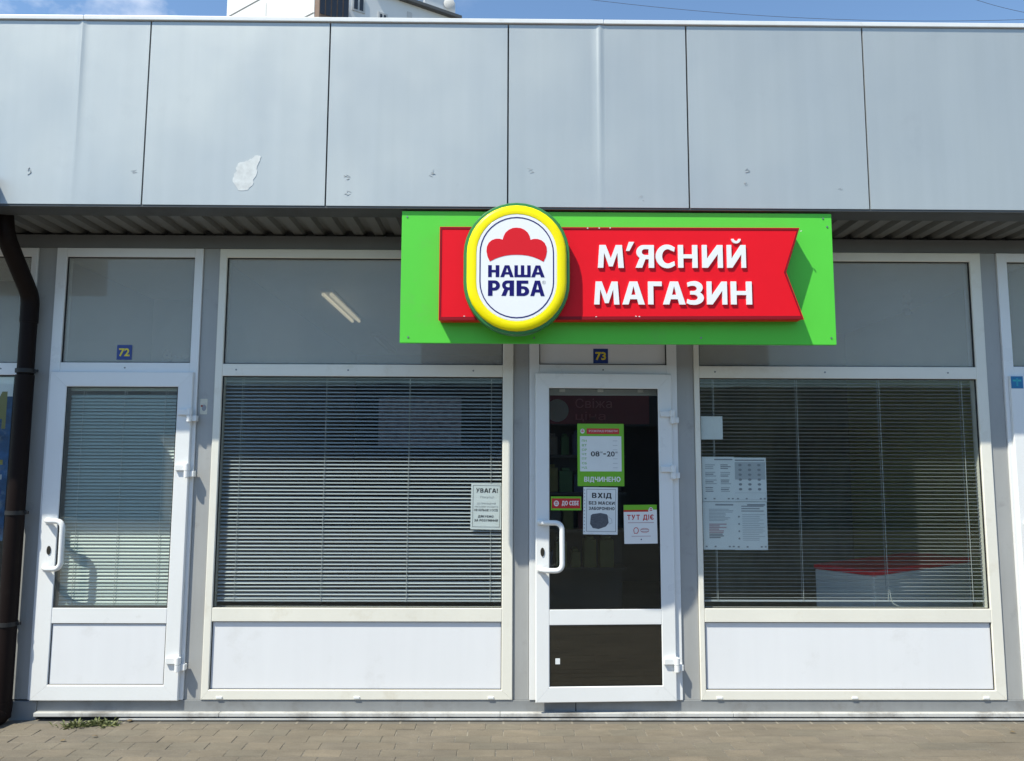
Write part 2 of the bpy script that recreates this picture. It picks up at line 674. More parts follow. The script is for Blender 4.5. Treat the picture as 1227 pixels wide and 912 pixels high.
def fascia_panel(x0, x1, ridge):
    b = bmesh.new()
    z0, z1 = 2.921, 3.992
    g = 0.0045
    x0 += g
    x1 -= g
    nx, nzv = 24, 18
    ph = [random.uniform(0, 6.28) for _ in range(4)]
    xs = sorted([x0 + (x1 - x0) * i / nx for i in range(nx + 1)] + ([ridge + d for d in (-0.022, -0.011, 0.0, 0.011, 0.022)] if ridge else []))
    grid = []
    for i, x in enumerate(xs):
        colv = []
        for j in range(nzv + 1):
            z = z0 + (z1 - z0) * j / nzv
            s, t = (x - x0) / (x1 - x0), j / nzv
            e = math.sin(math.pi * s) * math.sin(math.pi * t)
            d = 0.0035 * e * (0.6 + 0.5 * math.sin(4.3 * s + ph[0]) * math.sin(3.7 * t + ph[1])) + 0.0012 * e * math.sin(9 * s + ph[2]) * math.sin(6 * t + ph[3])
            if ridge:
                d -= 0.0058 * max(0, 1 - abs(x - ridge) / 0.0225) * min(1, 0.12 + 1.1 * t)
            colv.append(b.verts.new((x, FY + d, z)))
        grid.append(colv)
    for i in range(len(xs) - 1):
        for j in range(nzv):
            b.faces.new((grid[i][j], grid[i + 1][j], grid[i + 1][j + 1], grid[i][j + 1]))
    # cassette returns
    n = len(xs)
    loop = [grid[i][0] for i in range(n)] + [grid[-1][j] for j in range(1, nzv + 1)] + [grid[i][-1] for i in range(n - 2, -1, -1)] + [grid[0][j] for j in range(nzv - 1, 0, -1)]
    back = [b.verts.new((v.co.x, FY + 0.035, v.co.z)) for v in loop]
    m = len(loop)
    for i in range(m):
        b.faces.new((loop[i], loop[(i + 1) % m], back[(i + 1) % m], back[i]))
    return b


panels = []
for i in range(6):
    rd = {0: -2.405, 3: 0.532}.get(i)
    p = obj('fascia_panel', fascia_panel(JX[i], JX[i + 1], rd), ALU, shop, smooth=True)
    panels.append(p)
for x0, x1 in ((-4.06, -3.04), (3.055, 4.07)):
    obj('fascia_panel', fascia_panel(x0, x1, None), ALU, shop, smooth=True)
# flaked white paint patch on the second panel and small scuffs
pc = at(294, 208, FY)
pts = [(0, 38), (9, 33), (11, 24), (15, 18), (19, 4), (13, -18), (5, -26), (-4, -27), (-13, -21), (-17, -12), (-16, 2), (-13, 12), (-12, 22), (-5, 27)]
pts = [(20, 23), (16, 14), (15, 4), (12, -8), (7, -20), (-2, -24), (-10, -20), (-15, -12), (-16, -4), (-12, 3), (-12, 11), (-7, 15), (0, 17), (8, 21), (15, 25)]
out = []
for i, p in enumerate(pts):
    q = pts[(i + 1) % len(pts)]
    for t in (0, 0.33, 0.66):
        out.append((pc.x + (p[0] + (q[0] - p[0]) * t + random.uniform(-1.5, 1.5)) * 0.0042,
                    pc.z + (p[1] + (q[1] - p[1]) * t + random.uniform(-1.5, 1.5)) * 0.0042))
FLAKE = mat('bare_patch', (0.58, 0.60, 0.605), 0.6, var=0.13, vscale=(30, 30, 30))
obj('bare_patch', prism(bmesh.new(), [out], FY - 0.0006, FY + 0.006), FLAKE, panels[1])
SCUFF = mat('scuff_mark', (0.37, 0.385, 0.39), 0.7)
for u, v, pi in ((34, 205, 0), (160, 208, 0), (415, 212, 2), (416, 232, 2), (517, 208, 2), (636, 205, 3), (769, 238, 3), (895, 205, 4), (893, 222, 4), (1006, 228, 4)):
    c = at(u, v, FY)
    b = bmesh.new()
    for k in range(random.randint(3, 6)):
        a = random.uniform(-0.6, 0.6) + (1.2 if random.random() < 0.4 else 0)
        L = random.uniform(0.004, 0.014)
        ox, oz = random.uniform(-0.014, 0.014), random.uniform(-0.016, 0.016)
        w = random.uniform(0.001, 0.0022)
        dx, dz = math.cos(a), math.sin(a)
        pp = [(c.x + ox + dx * s * L - dz * t * w, c.z + oz + dz * s * L + dx * t * w) for s, t in ((-1, 0), (0, -1), (1, 0), (0, 1))]
        prism(b, [pp], FY - 0.0005 - 0.0003 * k, FY + 0.006)
    obj('scuff_mark', b, SCUFF, panels[pi])

# coping along the top
for x0, x1 in ((-4.1, -2.40), (-2.397, 0.555), (0.558, 3.4), (3.403, 4.2)):
    dz = random.uniform(-0.001, 0.001)
    obj('coping', boxm(x0, x1, FY - 0.012, FY + 0.28, 3.997 + dz, 4.022 + dz, 0.003), ALUCAP, shop)
# steel behind fascia, flange under it
obj('fascia_backing', boxm(-4.1, 4.2, FY + 0.040, FY + 0.055, 2.93, 3.99), STEEL, shop)
obj('fascia_flange', boxm(-4.1, 4.2, FY + 0.004, -0.385, 2.909, 2.9195), STEEL, shop)
obj('edge_beam', boxm(-4.1, 4.2, -0.46, -0.385, 2.9205, 3.02), STEEL, shop)
# corrugated soffit: ribs run out from the wall
b = bmesh.new()
prof = []
x = -4.1
while x < 4.2:
    prof += [(x, 2.925), (x + 0.058, 2.925), (x + 0.072, 2.952), (x + 0.112, 2.952)]
    x += 0.126
for ya, yb in ((-0.384, 0.10),):
    A = [b.verts.new((px_, ya, pz)) for px_, pz in prof]
    B = [b.verts.new((px_, yb, pz)) for px_, pz in prof]
    for i in range(len(prof) - 1):
        b.faces.new((A[i], A[i + 1], B[i + 1], B[i]))
obj('corrugated_soffit', b, SOFFIT, shop)
obj('header_beam', boxm(-4.1, 4.2, 0.004, 0.10, 2.829, 2.912, 0.002), mat('grey_beam', (0.15, 0.155, 0.155), 0.5, var=0.08), shop)
obj('light_block_roof', boxm(-4.1, 4.2, -0.46, 5.0, 3.05, 3.12), STEEL, shop)  # unseen roof sheet, added to block light from above
obj('wall_strip', boxm(-4.1, 4.2, 0.06, 0.10, 2.913, 3.05), STEEL, shop)

# grey columns between the units
for x0, x1 in ((-2.909, -2.794), (-1.882, -1.783), (0.055, 0.149), (1.063, 1.166), (2.993, 3.093)):
    b = boxm(x0 + 0.0005, x1 - 0.0005, 0.014, 0.12, 0.111, 2.828, 0.0)
    obj('column', b, GREY, shop)
obj('plinth', boxm(-2.735, 4.2, 0.006, 0.12, 0.024, 0.1095, 0.002), GREYP, shop)
obj('plinth', boxm(-4.1, -2.738, 0.002, 0.12, -0.004, 0.102, 0.002), GREYP, shop)
# two white floor rails with a dark slot between them
for x0, x1 in ((-2.735, -1.66), (-1.658, -0.02), (-0.018, 1.35), (1.352, 4.2)):
    obj('sill_rail', boxm(x0, x1, -0.028, 0.005, 0.024, 0.046, 0.003), RAILW, shop)
for x0, x1 in ((-2.24, -0.4), (-0.398, 1.2), (1.202, 4.2)):
    obj('base_rail', boxm(x0, x1, -0.026, 0.030, 0.004, 0.0145, 0.002), RAILW, shop)
cx0 = at(690, 850, 0.006).x
obj('plinth_crack', prism(bmesh.new(), [[(cx0 - .004, .047), (cx0 + .004, .047), (cx0 + .002, .075), (cx0 + .003, .108), (cx0 - .002, .108), (cx0 - .003, .078)]], 0.0052, 0.02), GASKET, shop)
obj('slot_shade', boxm(-4.1, 4.2, 0.031, 0.12, -0.02, 0.0235), GASKET, shop)  # black backing paints in the shade between and beneath the rails


# ---- windows and doors
def gasket(bm_, x0, x1, z0, z1, y0, y1, w=0.005):
    box(bm_, x0, x0 + w, y0, y1, z0, z1)
    box(bm_, x1 - w, x1, y0, y1, z0, z1)
    box(bm_, x0 + w, x1 - w, y0, y1, z1 - w, z1)
    box(bm_, x0 + w, x1 - w, y0, y1, z0, z0 + w)


def window_unit(name, x0, x1, gx0, gx1, m):
    b = bmesh.new()
    mitred(b, x0, x1, 0.111, 2.827, gx0 - x0, x1 - gx1, 0.056, 0.057, 0.0, 0.075)
    box(b, gx0, gx1, 0.0006, 0.034, 2.028, 2.102, 0.003)
    box(b, gx0, gx1, 0.0006, 0.075, 0.560, 0.639, 0.003)
    fr = obj(name, b, m, shop)
    obj('transom_pane', boxm(gx0, gx1, 0.022, 0.028, 2.102, 2.771), DUSTGLASS, fr)
    obj('pane', boxm(gx0, gx1, 0.022, 0.028, 0.639, 2.028), GLASS, fr)
    g = bmesh.new()
    gasket(g, gx0, gx1, 2.102, 2.771, 0.012, 0.0215)
    gasket(g, gx0, gx1, 0.639, 2.028, 0.012, 0.0215)
    gasket(g, gx0, gx1, 0.168, 0.560, 0.010, 0.0155, 0.004)
    obj('gasket', g, GASKET, fr)
    obj('infill_panel', boxm(gx0, gx1, 0.016, 0.06, 0.168, 0.560), PANELW, fr)
    for k in (0.06, 0.5, 0.93):
        xx = x0 + (x1 - x0) * k
        obj('drain_cap', boxm(xx - 0.018, xx + 0.018, -0.006, -0.0003, 0.118, 0.132, 0.003), PVC, fr)
    for k in (0.03, 0.44, 0.9):
        xx = x0 + 0.08 + (x1 - x0 - 0.16) * k
        obj('screw', tube(bmesh.new(), [(xx, -0.002, 2.066), (xx, 0.002, 2.066)], 0.0055, 10), SCREW, fr)
    return fr


winL = window_unit('shop_window', -1.781, 0.053, -1.735, -0.013, PVCOLD)
winR = window_unit('shop_window', 1.168, 2.991, 1.201, 2.923, PVCOLD)
tag(winL, 'wide left shop window with half lowered dim blinds')
tag(winR, 'wide right shop window with papers at its left edge')
winN = window_unit('shop_window', -4.05, -2.911, -3.98, -2.95, PVC)

LY = -0.022          # face of the door leaves


def door_frame(x0, x1, gx0, gx1, m, solid=False):
    b = bmesh.new()
    # left and right posts, head and transom
    box(b, x0, gx0, 0.0, 0.075, 0.111, 2.827, 0.003)
    box(b, gx1, x1, 0.0, 0.075, 0.111, 2.827, 0.003)
    box(b, gx0, gx1, 0.0006, 0.075, 2.771, 2.8265, 0.003)
    box(b, gx0, gx1, 0.0006, 0.075, 2.02, 2.107, 0.003)
    fr = obj('door_frame', b, m, shop)
    if solid:
        obj('transom_panel', boxm(gx0, gx1, 0.022, 0.05, 2.107, 2.771), PANELW, fr)
    else:
        obj('transom_pane', boxm(gx0, gx1, 0.022, 0.028, 2.107, 2.771), DUSTGLASS, fr)
    g = bmesh.new()
    gasket(g, gx0, gx1, 2.107, 2.771, 0.012, 0.0215)
    obj('gasket', g, GASKET, fr)
    xx = (gx0 + gx1) / 2
    obj('screw', tube(bmesh.new(), [(xx, -0.002, 2.075), (xx, 0.002, 2.075)], 0.005, 10), SCREW, fr)
    obj('threshold', boxm(gx0, gx1, 0.01, 0.075, 0.1105, 0.125), GREY, fr)
    return fr


def handle_bm(x, y, zt, zb):
    P = [(x, y + 0.004, zt), (x + 0.010, y - 0.024, zt), (x + 0.040, y - 0.052, zt + 0.002), (x + 0.127, y - 0.066, zt + 0.001),
         (x + 0.129, y - 0.066, zb - 0.001), (x + 0.040, y - 0.052, zb - 0.002), (x + 0.010, y - 0.024, zb), (x, y + 0.004, zb)]
    b = tube(bmesh.new(), fillet(P, 0.055, 8), 0.0155, 14)
    for z in (zt, zb):
        tube(b, [(x, y + 0.002, z), (x, y - 0.005, z)], 0.019, 16)
    return b


def door(x0, x1, gx0, gx1, m, lower, angle=0.0, label=None):
    piv = (x1, LY + 0.02, 0.112)
    b = bmesh.new()
    mitred(b, x0, x1, 0.112, 2.048, gx0 - x0, x1 - gx1, 0.092, 0.089, LY, LY + 0.02, 0.004)
    box(b, gx0, gx1, LY + 0.0007, LY + 0.02, 0.552, 0.641, 0.003)
    d = obj('shop_door', b, m, shop, origin=piv)
    if label:
        d['label'] = label
    obj('pane', boxm(gx0, gx1, LY + 0.009, LY + 0.015, 0.641, 1.956), DOORGLASS if lower == 'panel' else GLASS, d)
    g = bmesh.new()
    gasket(g, gx0, gx1, 0.641, 1.956, LY + 0.005, LY + 0.0085)
    gasket(g, gx0, gx1, 0.201, 0.552, LY + 0.005, LY + 0.0085, 0.004)
    obj('gasket', g, GASKET, d)
    if lower == 'panel':
        obj('lower_panel', boxm(gx0, gx1, LY + 0.0088, LY + 0.017, 0.201, 0.552), PANELW, d)
    else:
        obj('lower_pane', boxm(gx0, gx1, LY + 0.009, LY + 0.015, 0.201, 0.552), DARKGLASS, d)
        obj('lower_backing', boxm(gx0 - 0.01, gx1 + 0.01, LY + 0.0165, LY + 0.0195, 0.195, 0.556), WALLDK, d)
    hx = gx0 - 0.060
    obj('handle', handle_bm(hx, LY, 1.150, 0.876), PVC, d, smooth=True)
    lk = bmesh.new()
    oval = lambda rx, rz, cz: [(hx + 0.018 + rx * math.cos(a), cz + rz * math.sin(a)) for a in [2 * math.pi * k / 20 for k in range(20)]]
    prism(lk, [oval(0.012, 0.026, 0.976)], LY - 0.004, LY + 0.002)
    k_ = obj('lock', lk, METALKEY, d)
    for z in (1.783, 1.449, 0.323):
        hb = bmesh.new()
        box(hb, x1 - 0.076, x1 - 0.006, LY - 0.018, LY + 0.001, z + 0.001, z + 0.036, 0.003)
        tube(hb, [(x1 - 0.002, LY - 0.019, z + 0.001), (x1 - 0.002, LY - 0.019, z + 0.040)], 0.0165, 16)
        tube(hb, [(x1 - 0.002, LY - 0.019, z - 0.038), (x1 - 0.002, LY - 0.019, z - 0.0015)], 0.0165, 16)
        box(hb, x1 + 0.003, x1 + 0.038, LY - 0.016, LY + 0.0215, z - 0.036, z - 0.0015, 0.003)
        tube(hb, [(x1 - 0.002, LY - 0.019, z - 0.043), (x1 - 0.002, LY - 0.019, z + 0.045)], 0.007, 10)
        obj('hinge', hb, PVC, d)
    d.rotation_euler = (0, 0, angle)
    return d


door_frame(-2.792, -1.884, -2.729, -1.936, PVC)
d72 = door(-2.772, -1.905, -2.668, -1.993, PVC, 'panel', 0.0, 'closed white left door with a white lower panel')
door_frame(0.151, 1.061, 0.212, 1.0, PVC, True)
D73A = math.radians(2.5)
d73 = door(0.186, 1.021, 0.268, 0.936, PVC, 'glass', D73A, 'shop entrance door standing slightly ajar with dark glass')
door_frame(3.095, 4.005, 3.157, 3.945, PVC)
d74 = door(3.118, 3.985, 3.218, 3.89, PVC, 'panel')

# ---- inside rooms
RD = 4.6
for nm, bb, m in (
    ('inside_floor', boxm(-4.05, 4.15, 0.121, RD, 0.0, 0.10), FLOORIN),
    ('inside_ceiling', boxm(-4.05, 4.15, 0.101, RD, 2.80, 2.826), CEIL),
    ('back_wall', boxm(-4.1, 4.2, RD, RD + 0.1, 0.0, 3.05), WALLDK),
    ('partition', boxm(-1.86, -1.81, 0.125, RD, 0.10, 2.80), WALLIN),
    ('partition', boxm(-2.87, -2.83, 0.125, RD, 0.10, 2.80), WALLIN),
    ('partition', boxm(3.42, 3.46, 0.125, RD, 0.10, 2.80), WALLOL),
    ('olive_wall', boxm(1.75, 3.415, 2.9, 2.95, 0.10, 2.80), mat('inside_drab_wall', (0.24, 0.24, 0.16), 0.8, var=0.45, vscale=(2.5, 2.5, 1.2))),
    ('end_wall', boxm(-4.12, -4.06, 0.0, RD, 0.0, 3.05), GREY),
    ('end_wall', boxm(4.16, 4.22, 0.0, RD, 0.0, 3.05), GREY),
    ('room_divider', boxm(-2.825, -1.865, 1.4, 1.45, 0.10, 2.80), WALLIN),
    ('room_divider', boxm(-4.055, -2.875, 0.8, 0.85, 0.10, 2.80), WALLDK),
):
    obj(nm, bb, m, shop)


# ------------------------------------------------------------------ venetian blinds
def slat_mesh(L, w, m):
    b = bmesh.new()
    n = 4
    ring = []
    for s in (1, -1):
        for k in range(n + 1):
            t = k / n if s == 1 else 1 - k / n
            a = (t - 0.5)
            ring.append((a * w, 0.0022 * (1 - (2 * a) ** 2) + s * 0.00025))
    A = [b.verts.new((0, p[0], p[1])) for p in ring]
    B = [b.verts.new((L, p[0], p[1])) for p in ring]
    m_ = len(ring)
    for i in range(m_):
        b.faces.new((A[i], A[(i + 1) % m_], B[(i + 1) % m_], B[i]))
    b.faces.new(A)
    b.faces.new(list(reversed(B)))
    bmesh.ops.recalc_face_normals(b, faces=b.faces)
    me = bpy.data.meshes.new('slat')
    b.to_mesh(me)
    b.free()
    me.materials.append(m)
    return me


def blind(label, x0, x1, z0, z1, y, tilt, pitch, m, cords, bent=(), rnd=1.0):
    t = thing('venetian_blind', label, 'blind', ((x0 + x1) / 2, y, z0), 0, 'venetian blinds behind the shop glass')
    org = ORG[t.name]
    obj('head_rail', boxm(x0, x1, y - 0.010, y + 0.018, z1 - 0.028, z1 - 0.001, 0.002), m, t)
    obj('bottom_rail', boxm(x0 + 0.002, x1 - 0.002, y - 0.010, y + 0.012, z0, z0 + 0.010, 0.002), m, t)
    me = slat_mesh(x1 - x0 - 0.004, 0.0250, m)
    n = int((z1 - 0.032 - (z0 + 0.016)) / pitch)
    for i in range(n):
        z = z0 + 0.022 + i * pitch
        o = bpy.data.objects.new('slat', me)
        o.location = Vector((x0 + 0.002, y, z + random.gauss(0, 0.0006) * rnd)) - org
        a = tilt + random.gauss(0, 0.035) * rnd
        ry = random.gauss(0, 0.0006) * rnd
        if i in bent:
            ry += random.uniform(-0.006, 0.004)
            a += random.uniform(-0.15, 0.15)
        o.rotation_euler = (a, ry, 0)
        link(o, t)
    for cxx in cords:
        b = bmesh.new()
        for dy in (-0.0135, 0.0135):
            tube(b, [(cxx, y + dy, z0 + 0.004), (cxx + 0.001, y + dy, z1 - 0.02)], 0.0016, 6)
        obj('ladder_cord', b, CORD, t)
    return t


BY = 0.056
T = math.radians
blind('white venetian blind with many level slats across the wide left window', -1.728, -0.016, 0.668, 2.076, BY, T(24), 0.0222, SLAT,
      [at(286, 600, BY).x, at(388, 600, BY).x, at(489, 600, BY).x, at(588, 600, BY).x], bent=(3, 4, 5, 6, 7, 11))
BLR = blind('white venetian blind with open slats in the right window above the freezer', 1.205, 2.915, 0.672, 2.076, BY, T(-10), 0.0222, SLAT,
      [at(857, 600, BY).x, at(958, 600, BY).x, at(1058, 600, BY).x, at(1158, 600, BY).x])
blind('pale green venetian blind with nearly closed slats behind the left door', -2.662, -1.999, 0.648, 1.962, 0.030, T(50), 0.0205, SLATG,
      [-2.58, -2.33, -2.08])
# knotted pull cord of the right blind
p0 = at(1065, 710, BY)
b = tube(bmesh.new(), fillet([(p0.x, BY - 0.012, 0.75), (p0.x + 0.004, BY - 0.014, 0.70), (p0.x + 0.012, BY - 0.015, 0.664), (p0.x + 0.05, BY - 0.013, 0.648)], 0.02), 0.002, 6)
obj('pull_cord', b, CORD, BLR)


# ------------------------------------------------------------------ lettering
def arc(cx, cz, rx, rz, a0, a1, n=12):
    return [(cx + rx * math.cos(math.radians(a0 + (a1 - a0) * i / n)), cz + rz * math.sin(math.radians(a0 + (a1 - a0) * i / n))) for i in range(n + 1)]


def glyph(ch, s=0.245, h=0.175):
    """bold sans letter outlines on a cap height of 1: (width, [outer, holes...])"""
    if ch == 'Н':
        w = 0.92
        return w, [[(0, 0), (s, 0), (s, .5 - h / 2), (w - s, .5 - h / 2), (w - s, 0), (w, 0), (w, 1), (w - s, 1), (w - s, .5 + h / 2), (s, .5 + h / 2), (s, 1), (0, 1)]]
    if ch in 'ИЙ':
        w = 0.95
        ls = [[(0, 0), (s * 1.06, 0), (w - s * .92, .60), (w - s * .92, 0), (w, 0), (w, 1), (w - s * 1.06, 1), (s * .92, .40), (s * .92, 1), (0, 1)]]
        return w, ls
    if ch == 'Г':
        w = 0.64
        return w, [[(0, 0), (s, 0), (s, .80), (w, .80), (w, 1), (0, 1)]]
    if ch == 'А':
        w = 1.0
        return w, [[(0, 0), (.275, 0), (.345, .23), (w - .345, .23), (w - .275, 0), (w, 0), (w / 2 + .175, 1), (w / 2 - .175, 1)],
                   [(.40, .42), (w / 2, .80), (w - .40, .42)]]
    if ch == 'М':
        w = 1.18
        return w, [[(0, 0), (.245, 0), (.285, .66), (w / 2 - .085, .06), (w / 2 + .085, .06), (w - .285, .66), (w - .245, 0), (w, 0), (w - .075, 1), (w - .36, 1), (w / 2, .42), (.36, 1), (.075, 1)]]
    if ch == 'С':
        w = 0.86
        out_ = arc(.50, .50, .50, .52, 52, 308, 26)
        inn = arc(.53, .50, .25, .315, 302, 58, 22)
        return w, [out_ + [(w - .02, .10)] + [(w - .045, .29)] + inn + [(w - .045, .71), (w - .02, .90)]]
    if ch == 'Я':
        w = 0.85
        o = [(w, 0), (w, 1), (.42, 1)] + arc(.39, .69, .345, .31, 100, 235, 14) + [(0, 0), (.30, 0), (.455, .375), (w - s, .375), (w - s, 0)]
        hl = [(w - s, .56), (w - s, .82), (.44, .82)] + arc(.44, .69, .15, .13, 95, 265, 8) + [(.44, .56)]
        return w, [o, hl]
    if ch == 'З':
        w = 0.80
        o = [(.03, .95), (.06, .77)] + [(.20, .815)] + arc(.31, .70, .165, .115, 90, -90, 8) + [(.17, .59), (.17, .43)] + arc(.32, .305, .19, .125, 90, -90, 8) + \
            [(.16, .19), (.03, .24), (0.0, .05), (.15, -.005)] + arc(.34, .285, .45, .30, -92, 52, 12) + arc(.36, .735, .385, .285, -38, 95, 12) + [(.18, 1.0)]
        return w, [o]
    if ch == 'Ш':
        w = 1.32
        m_ = w / 2
        q = s * .92
        return w, [[(0, 0), (w, 0), (w, 1), (w - q, 1), (w - q, .2), (m_ + q / 2, .2), (m_ + q / 2, 1), (m_ - q / 2, 1), (m_ - q / 2, .2), (q, .2), (q, 1), (0, 1)]]
    if ch == 'Р':
        w = 0.80
        o = [(0, 0), (s, 0), (s, .34), (.40, .34)] + arc(.44, .67, .36, .33, -88, 88, 14) + [(.40, 1), (0, 1)]
        return w, [o, [(s, .53), (s, .81), (.40, .81)] + arc(.40, .67, .14, .14, 88, -88, 8) + [(.40, .53)]]
    if ch == 'Б':
        w = 0.80
        o = [(0, 0), (.40, 0)] + arc(.44, .315, .36, .315, -88, 88, 14) + [(.40, .63), (s, .63), (s, .80), (w * .93, .80), (w * .93, 1), (0, 1)]
        return w, [o, [(s, .18), (s, .45), (.40, .45)] + arc(.40, .315, .14, .135, 88, -88, 8) + [(.40, .18)]]
    if ch == 'Т':
        w = 0.80
        return w, [[(w / 2 - s / 2, 0), (w / 2 + s / 2, 0), (w / 2 + s / 2, .82), (w, .82), (w, 1), (0, 1), (0, .82), (w / 2 - s / 2, .82)]]
    if ch == 'У':
        w = 0.88
        return w, [[(.10, 0), (.30, 0), (.42, .16), (w, 1), (w - .27, 1), (.46, .50), (.27, 1), (0, 1), (.33, .26), (.24, .17), (.10, .17)]]
    if ch == 'В':
        w = 0.80
        o = [(0, 0), (.44, 0)] + arc(.47, .27, .33, .27, -85, 62, 10) + arc(.44, .745, .32, .255, -40, 88, 10) + [(.42, 1), (0, 1)]
        return w, [o, [(s, .17), (s, .43), (.40, .43)] + arc(.42, .30, .12, .13, 85, -85, 6) + [(.40, .17)], [(s, .60), (s, .83), (.38, .83)] + arc(.40, .715, .11, .115, 85, -85, 6) + [(.38, .60)]]
    if ch == 'Х':
        w = 0.92
        return w, [[(0, 0), (.28, 0), (.46, .33), (.64, 0), (w, 0), (.61, .51), (.90, 1), (.63, 1), (.47, .69), (.31, 1), (.02, 1), (.32, .51)]]
    if ch == 'І':
        return s, [[(0, 0), (s, 0), (s, 1), (0, 1)]]
    if ch == 'Д':
        w = 1.0
        return w, [[(0, -.2), (.20, -.2), (.20, 0), (w - .20, 0), (w - .20, -.2), (w, -.2), (w, .18), (w - .09, .18), (w - .09, 1), (.24, 1), (.16, .40), (.09, .18), (0, .18)],
                   [(.36, .18), (.43, .82), (w - .09 - s, .82), (w - .09 - s, .18)]]
    if ch == 'О':
        w = 0.98
        return w, [arc(.49, .5, .49, .52, 0, 348, 28), arc(.49, .5, .24, .32, 0, 345, 22)]
    if ch == 'Є':
        w = 0.84
        o = arc(.50, .50, .50, .52, 52, 308, 26) + [(w - .02, .10), (w - .045, .29)] + arc(.53, .50, .25, .315, 302, 195, 12) + [(.66, .42), (.66, .58)] + arc(.53, .50, .25, .315, 165, 58, 12) + [(w - .045, .71), (w - .02, .90)]
        return w, [o]
    if ch == 'Е':
        w = 0.66
        return w, [[(0, 0), (w, 0), (w, .18), (s, .18), (s, .41), (w * .92, .41), (w * .92, .58), (s, .58), (s, .82), (w, .82), (w, 1), (0, 1)]]
    if ch == 'Ч':
        w = 0.84
        return w, [[(w - s, 0), (w, 0), (w, 1), (w - s, 1), (w - s, .55), (.42, .53), (s, .62), (s, 1), (0, 1), (0, .55), (.10, .40), (.28, .34), (w - s, .37)]]
    if ch == 'К':
        w = 0.86
        return w, [[(0, 0), (s, 0), (s, .38), (.36, .40), (.57, 0), (w, 0), (.54, .54), (.83, 1), (.54, 1), (.35, .61), (s, .60), (s, 1), (0, 1)]]
    if ch == '!':
        return s, [[(0, 0), (s, 0), (s, .2), (0, .2)], ]
    if ch == "'":
        return 0.34, [[(0, .74), (.15, .74), (.36, 1.14), (.13, 1.14)]]
    return 0.4, []


def letter(ch, x0, x1, z0, z1, y0, y1, m, parent, name='letter', s=0.245, hb=0.175):
    w, ls = glyph(ch, s, hb)
    sx, sz = (x1 - x0) / w, (z1 - z0)
    b = bmesh.new()
    prism(b, [[(x0 + p[0] * sx, z0 + p[1] * sz) for p in lp] for lp in ls], y0, y1)
    if ch == 'Й':
        br = arc(.475, 1.27, .24, .20, 180, 360, 12) + arc(.475, 1.27, .11, .09, 360, 180, 10)
        prism(b, [[(x0 + p[0] * sx, z0 + p[1] * sz) for p in br]], y0, y1)
    return obj(name, b, m, parent)


def word_bm(body, x0, x1, zc, h, y, gap=0.13, sp=0.42, s=0.23, hb=0.17):
    """flat bold print from the same letter outlines, fitted between x0 and x1"""
    tot, items = 0.0, []
    for k, ch in enumerate(body):
        if ch == ' ':
            tot += sp
            continue
        w, ls = glyph(ch, s, hb)
        items.append((tot, ls, ch))
        tot += w + gap
    tot -= gap
    sx = (x1 - x0) / tot
    b = bmesh.new()
    for ox, ls, ch in items:
        prism(b, [[(x0 + (ox + p[0]) * sx, zc - h / 2 + p[1] * h) for p in lp] for lp in ls], y)
        if ch == '!':
            prism(b, [[(x0 + (ox + p[0]) * sx, zc - h / 2 + p[1] * h) for p in ((.04, .3), (s - .04, .3), (s + .01, 1), (-.01, 1))]], y)
    return b


def text_bm(body, x0, x1, zc, y, h=None, bold=0.0, res=2, align='C'):
    """flat print fitted between x0 and x1 (or to height h), centred on zc"""
    c = bpy.data.curves.new('t', 'FONT')
    c.body = body
    c.resolution_u = res
    c.offset = bold
    o = bpy.data.objects.new('t', c)
    COL.objects.link(o)
    bpy.context.view_layer.update()
    me = bpy.data.meshes.new_from_object(o.evaluated_get(bpy.context.evaluated_depsgraph_get()))
    bpy.data.objects.remove(o)
    bpy.data.curves.remove(c)
    xs = [v.co.x for v in me.vertices]
    ys = [v.co.y for v in me.vertices]
    mx0, mx1, my0, my1 = min(xs), max(xs), min(ys), max(ys)
    sx = (x1 - x0) / (mx1 - mx0)
    sz = sx if h is None else h / (my1 - my0)
    for v in me.vertices:
        v.co = Vector((x0 + (v.co.x - mx0) * sx, y, zc + (v.co.y - (my0 + my1) / 2) * sz))
    b = bmesh.new()
    b.from_mesh(me)
    bpy.data.meshes.remove(me)
    return b


# ------------------------------------------------------------------ the shop sign
sign = thing('shop_sign', 'long green signboard with raised red ribbon, white letters and round yellow badge hung under fascia', 'sign', (0.62, -0.53, 2.155))
BF = -0.531
obj('back_panel', boxm(-0.570, 1.820, -0.5045, -0.49, 2.16, 2.89), mat('sign_back', (0.62, 0.62, 0.62), 0.5), sign)
obj('backboard', boxm(-0.578, 1.827, BF, -0.505, 2.1555, 2.899, 0.002), GREEN, sign)
rib = [(-0.355, 2.268), (1.613, 2.284), (1.526, 2.541), (1.606, 2.786), (-0.355, 2.780)]
RF = -0.617
b = prism(bmesh.new(), [rib], RF, BF - 0.0005)
bmesh.ops.remove_doubles(b, verts=b.verts, dist=1e-5)
bmesh.ops.dissolve_limit(b, angle_limit=0.01, verts=b.verts, edges=b.edges)
bmesh.ops.bevel(b, geom=[e for e in b.edges if all(abs(v.co.y - RF) < 1e-4 for v in e.verts)], offset=0.004, segments=2, profile=0.5, affect='EDGES')
ribbon = obj('ribbon_box', b, RED, sign)
inn_ = [(-0.347, 2.284), (1.6015, 2.300), (1.517, 2.541), (1.5965, 2.776), (-0.347, 2.771)]
obj('edge_trim_shade', prism(bmesh.new(), [[(x_ - 0.001 if x_ < 0 else x_ + 0.001, z_ + (0.001 if z_ > 2.6 else -0.001 if z_ < 2.4 else 0)) for x_, z_ in rib], inn_], RF - 0.0022, RF + 0.02), mat('trim_red', (0.24, 0.006, 0.012), 0.45, spec=0.2), sign)  # dark trim ring; its wider bottom strip paints in the box's shaded underside
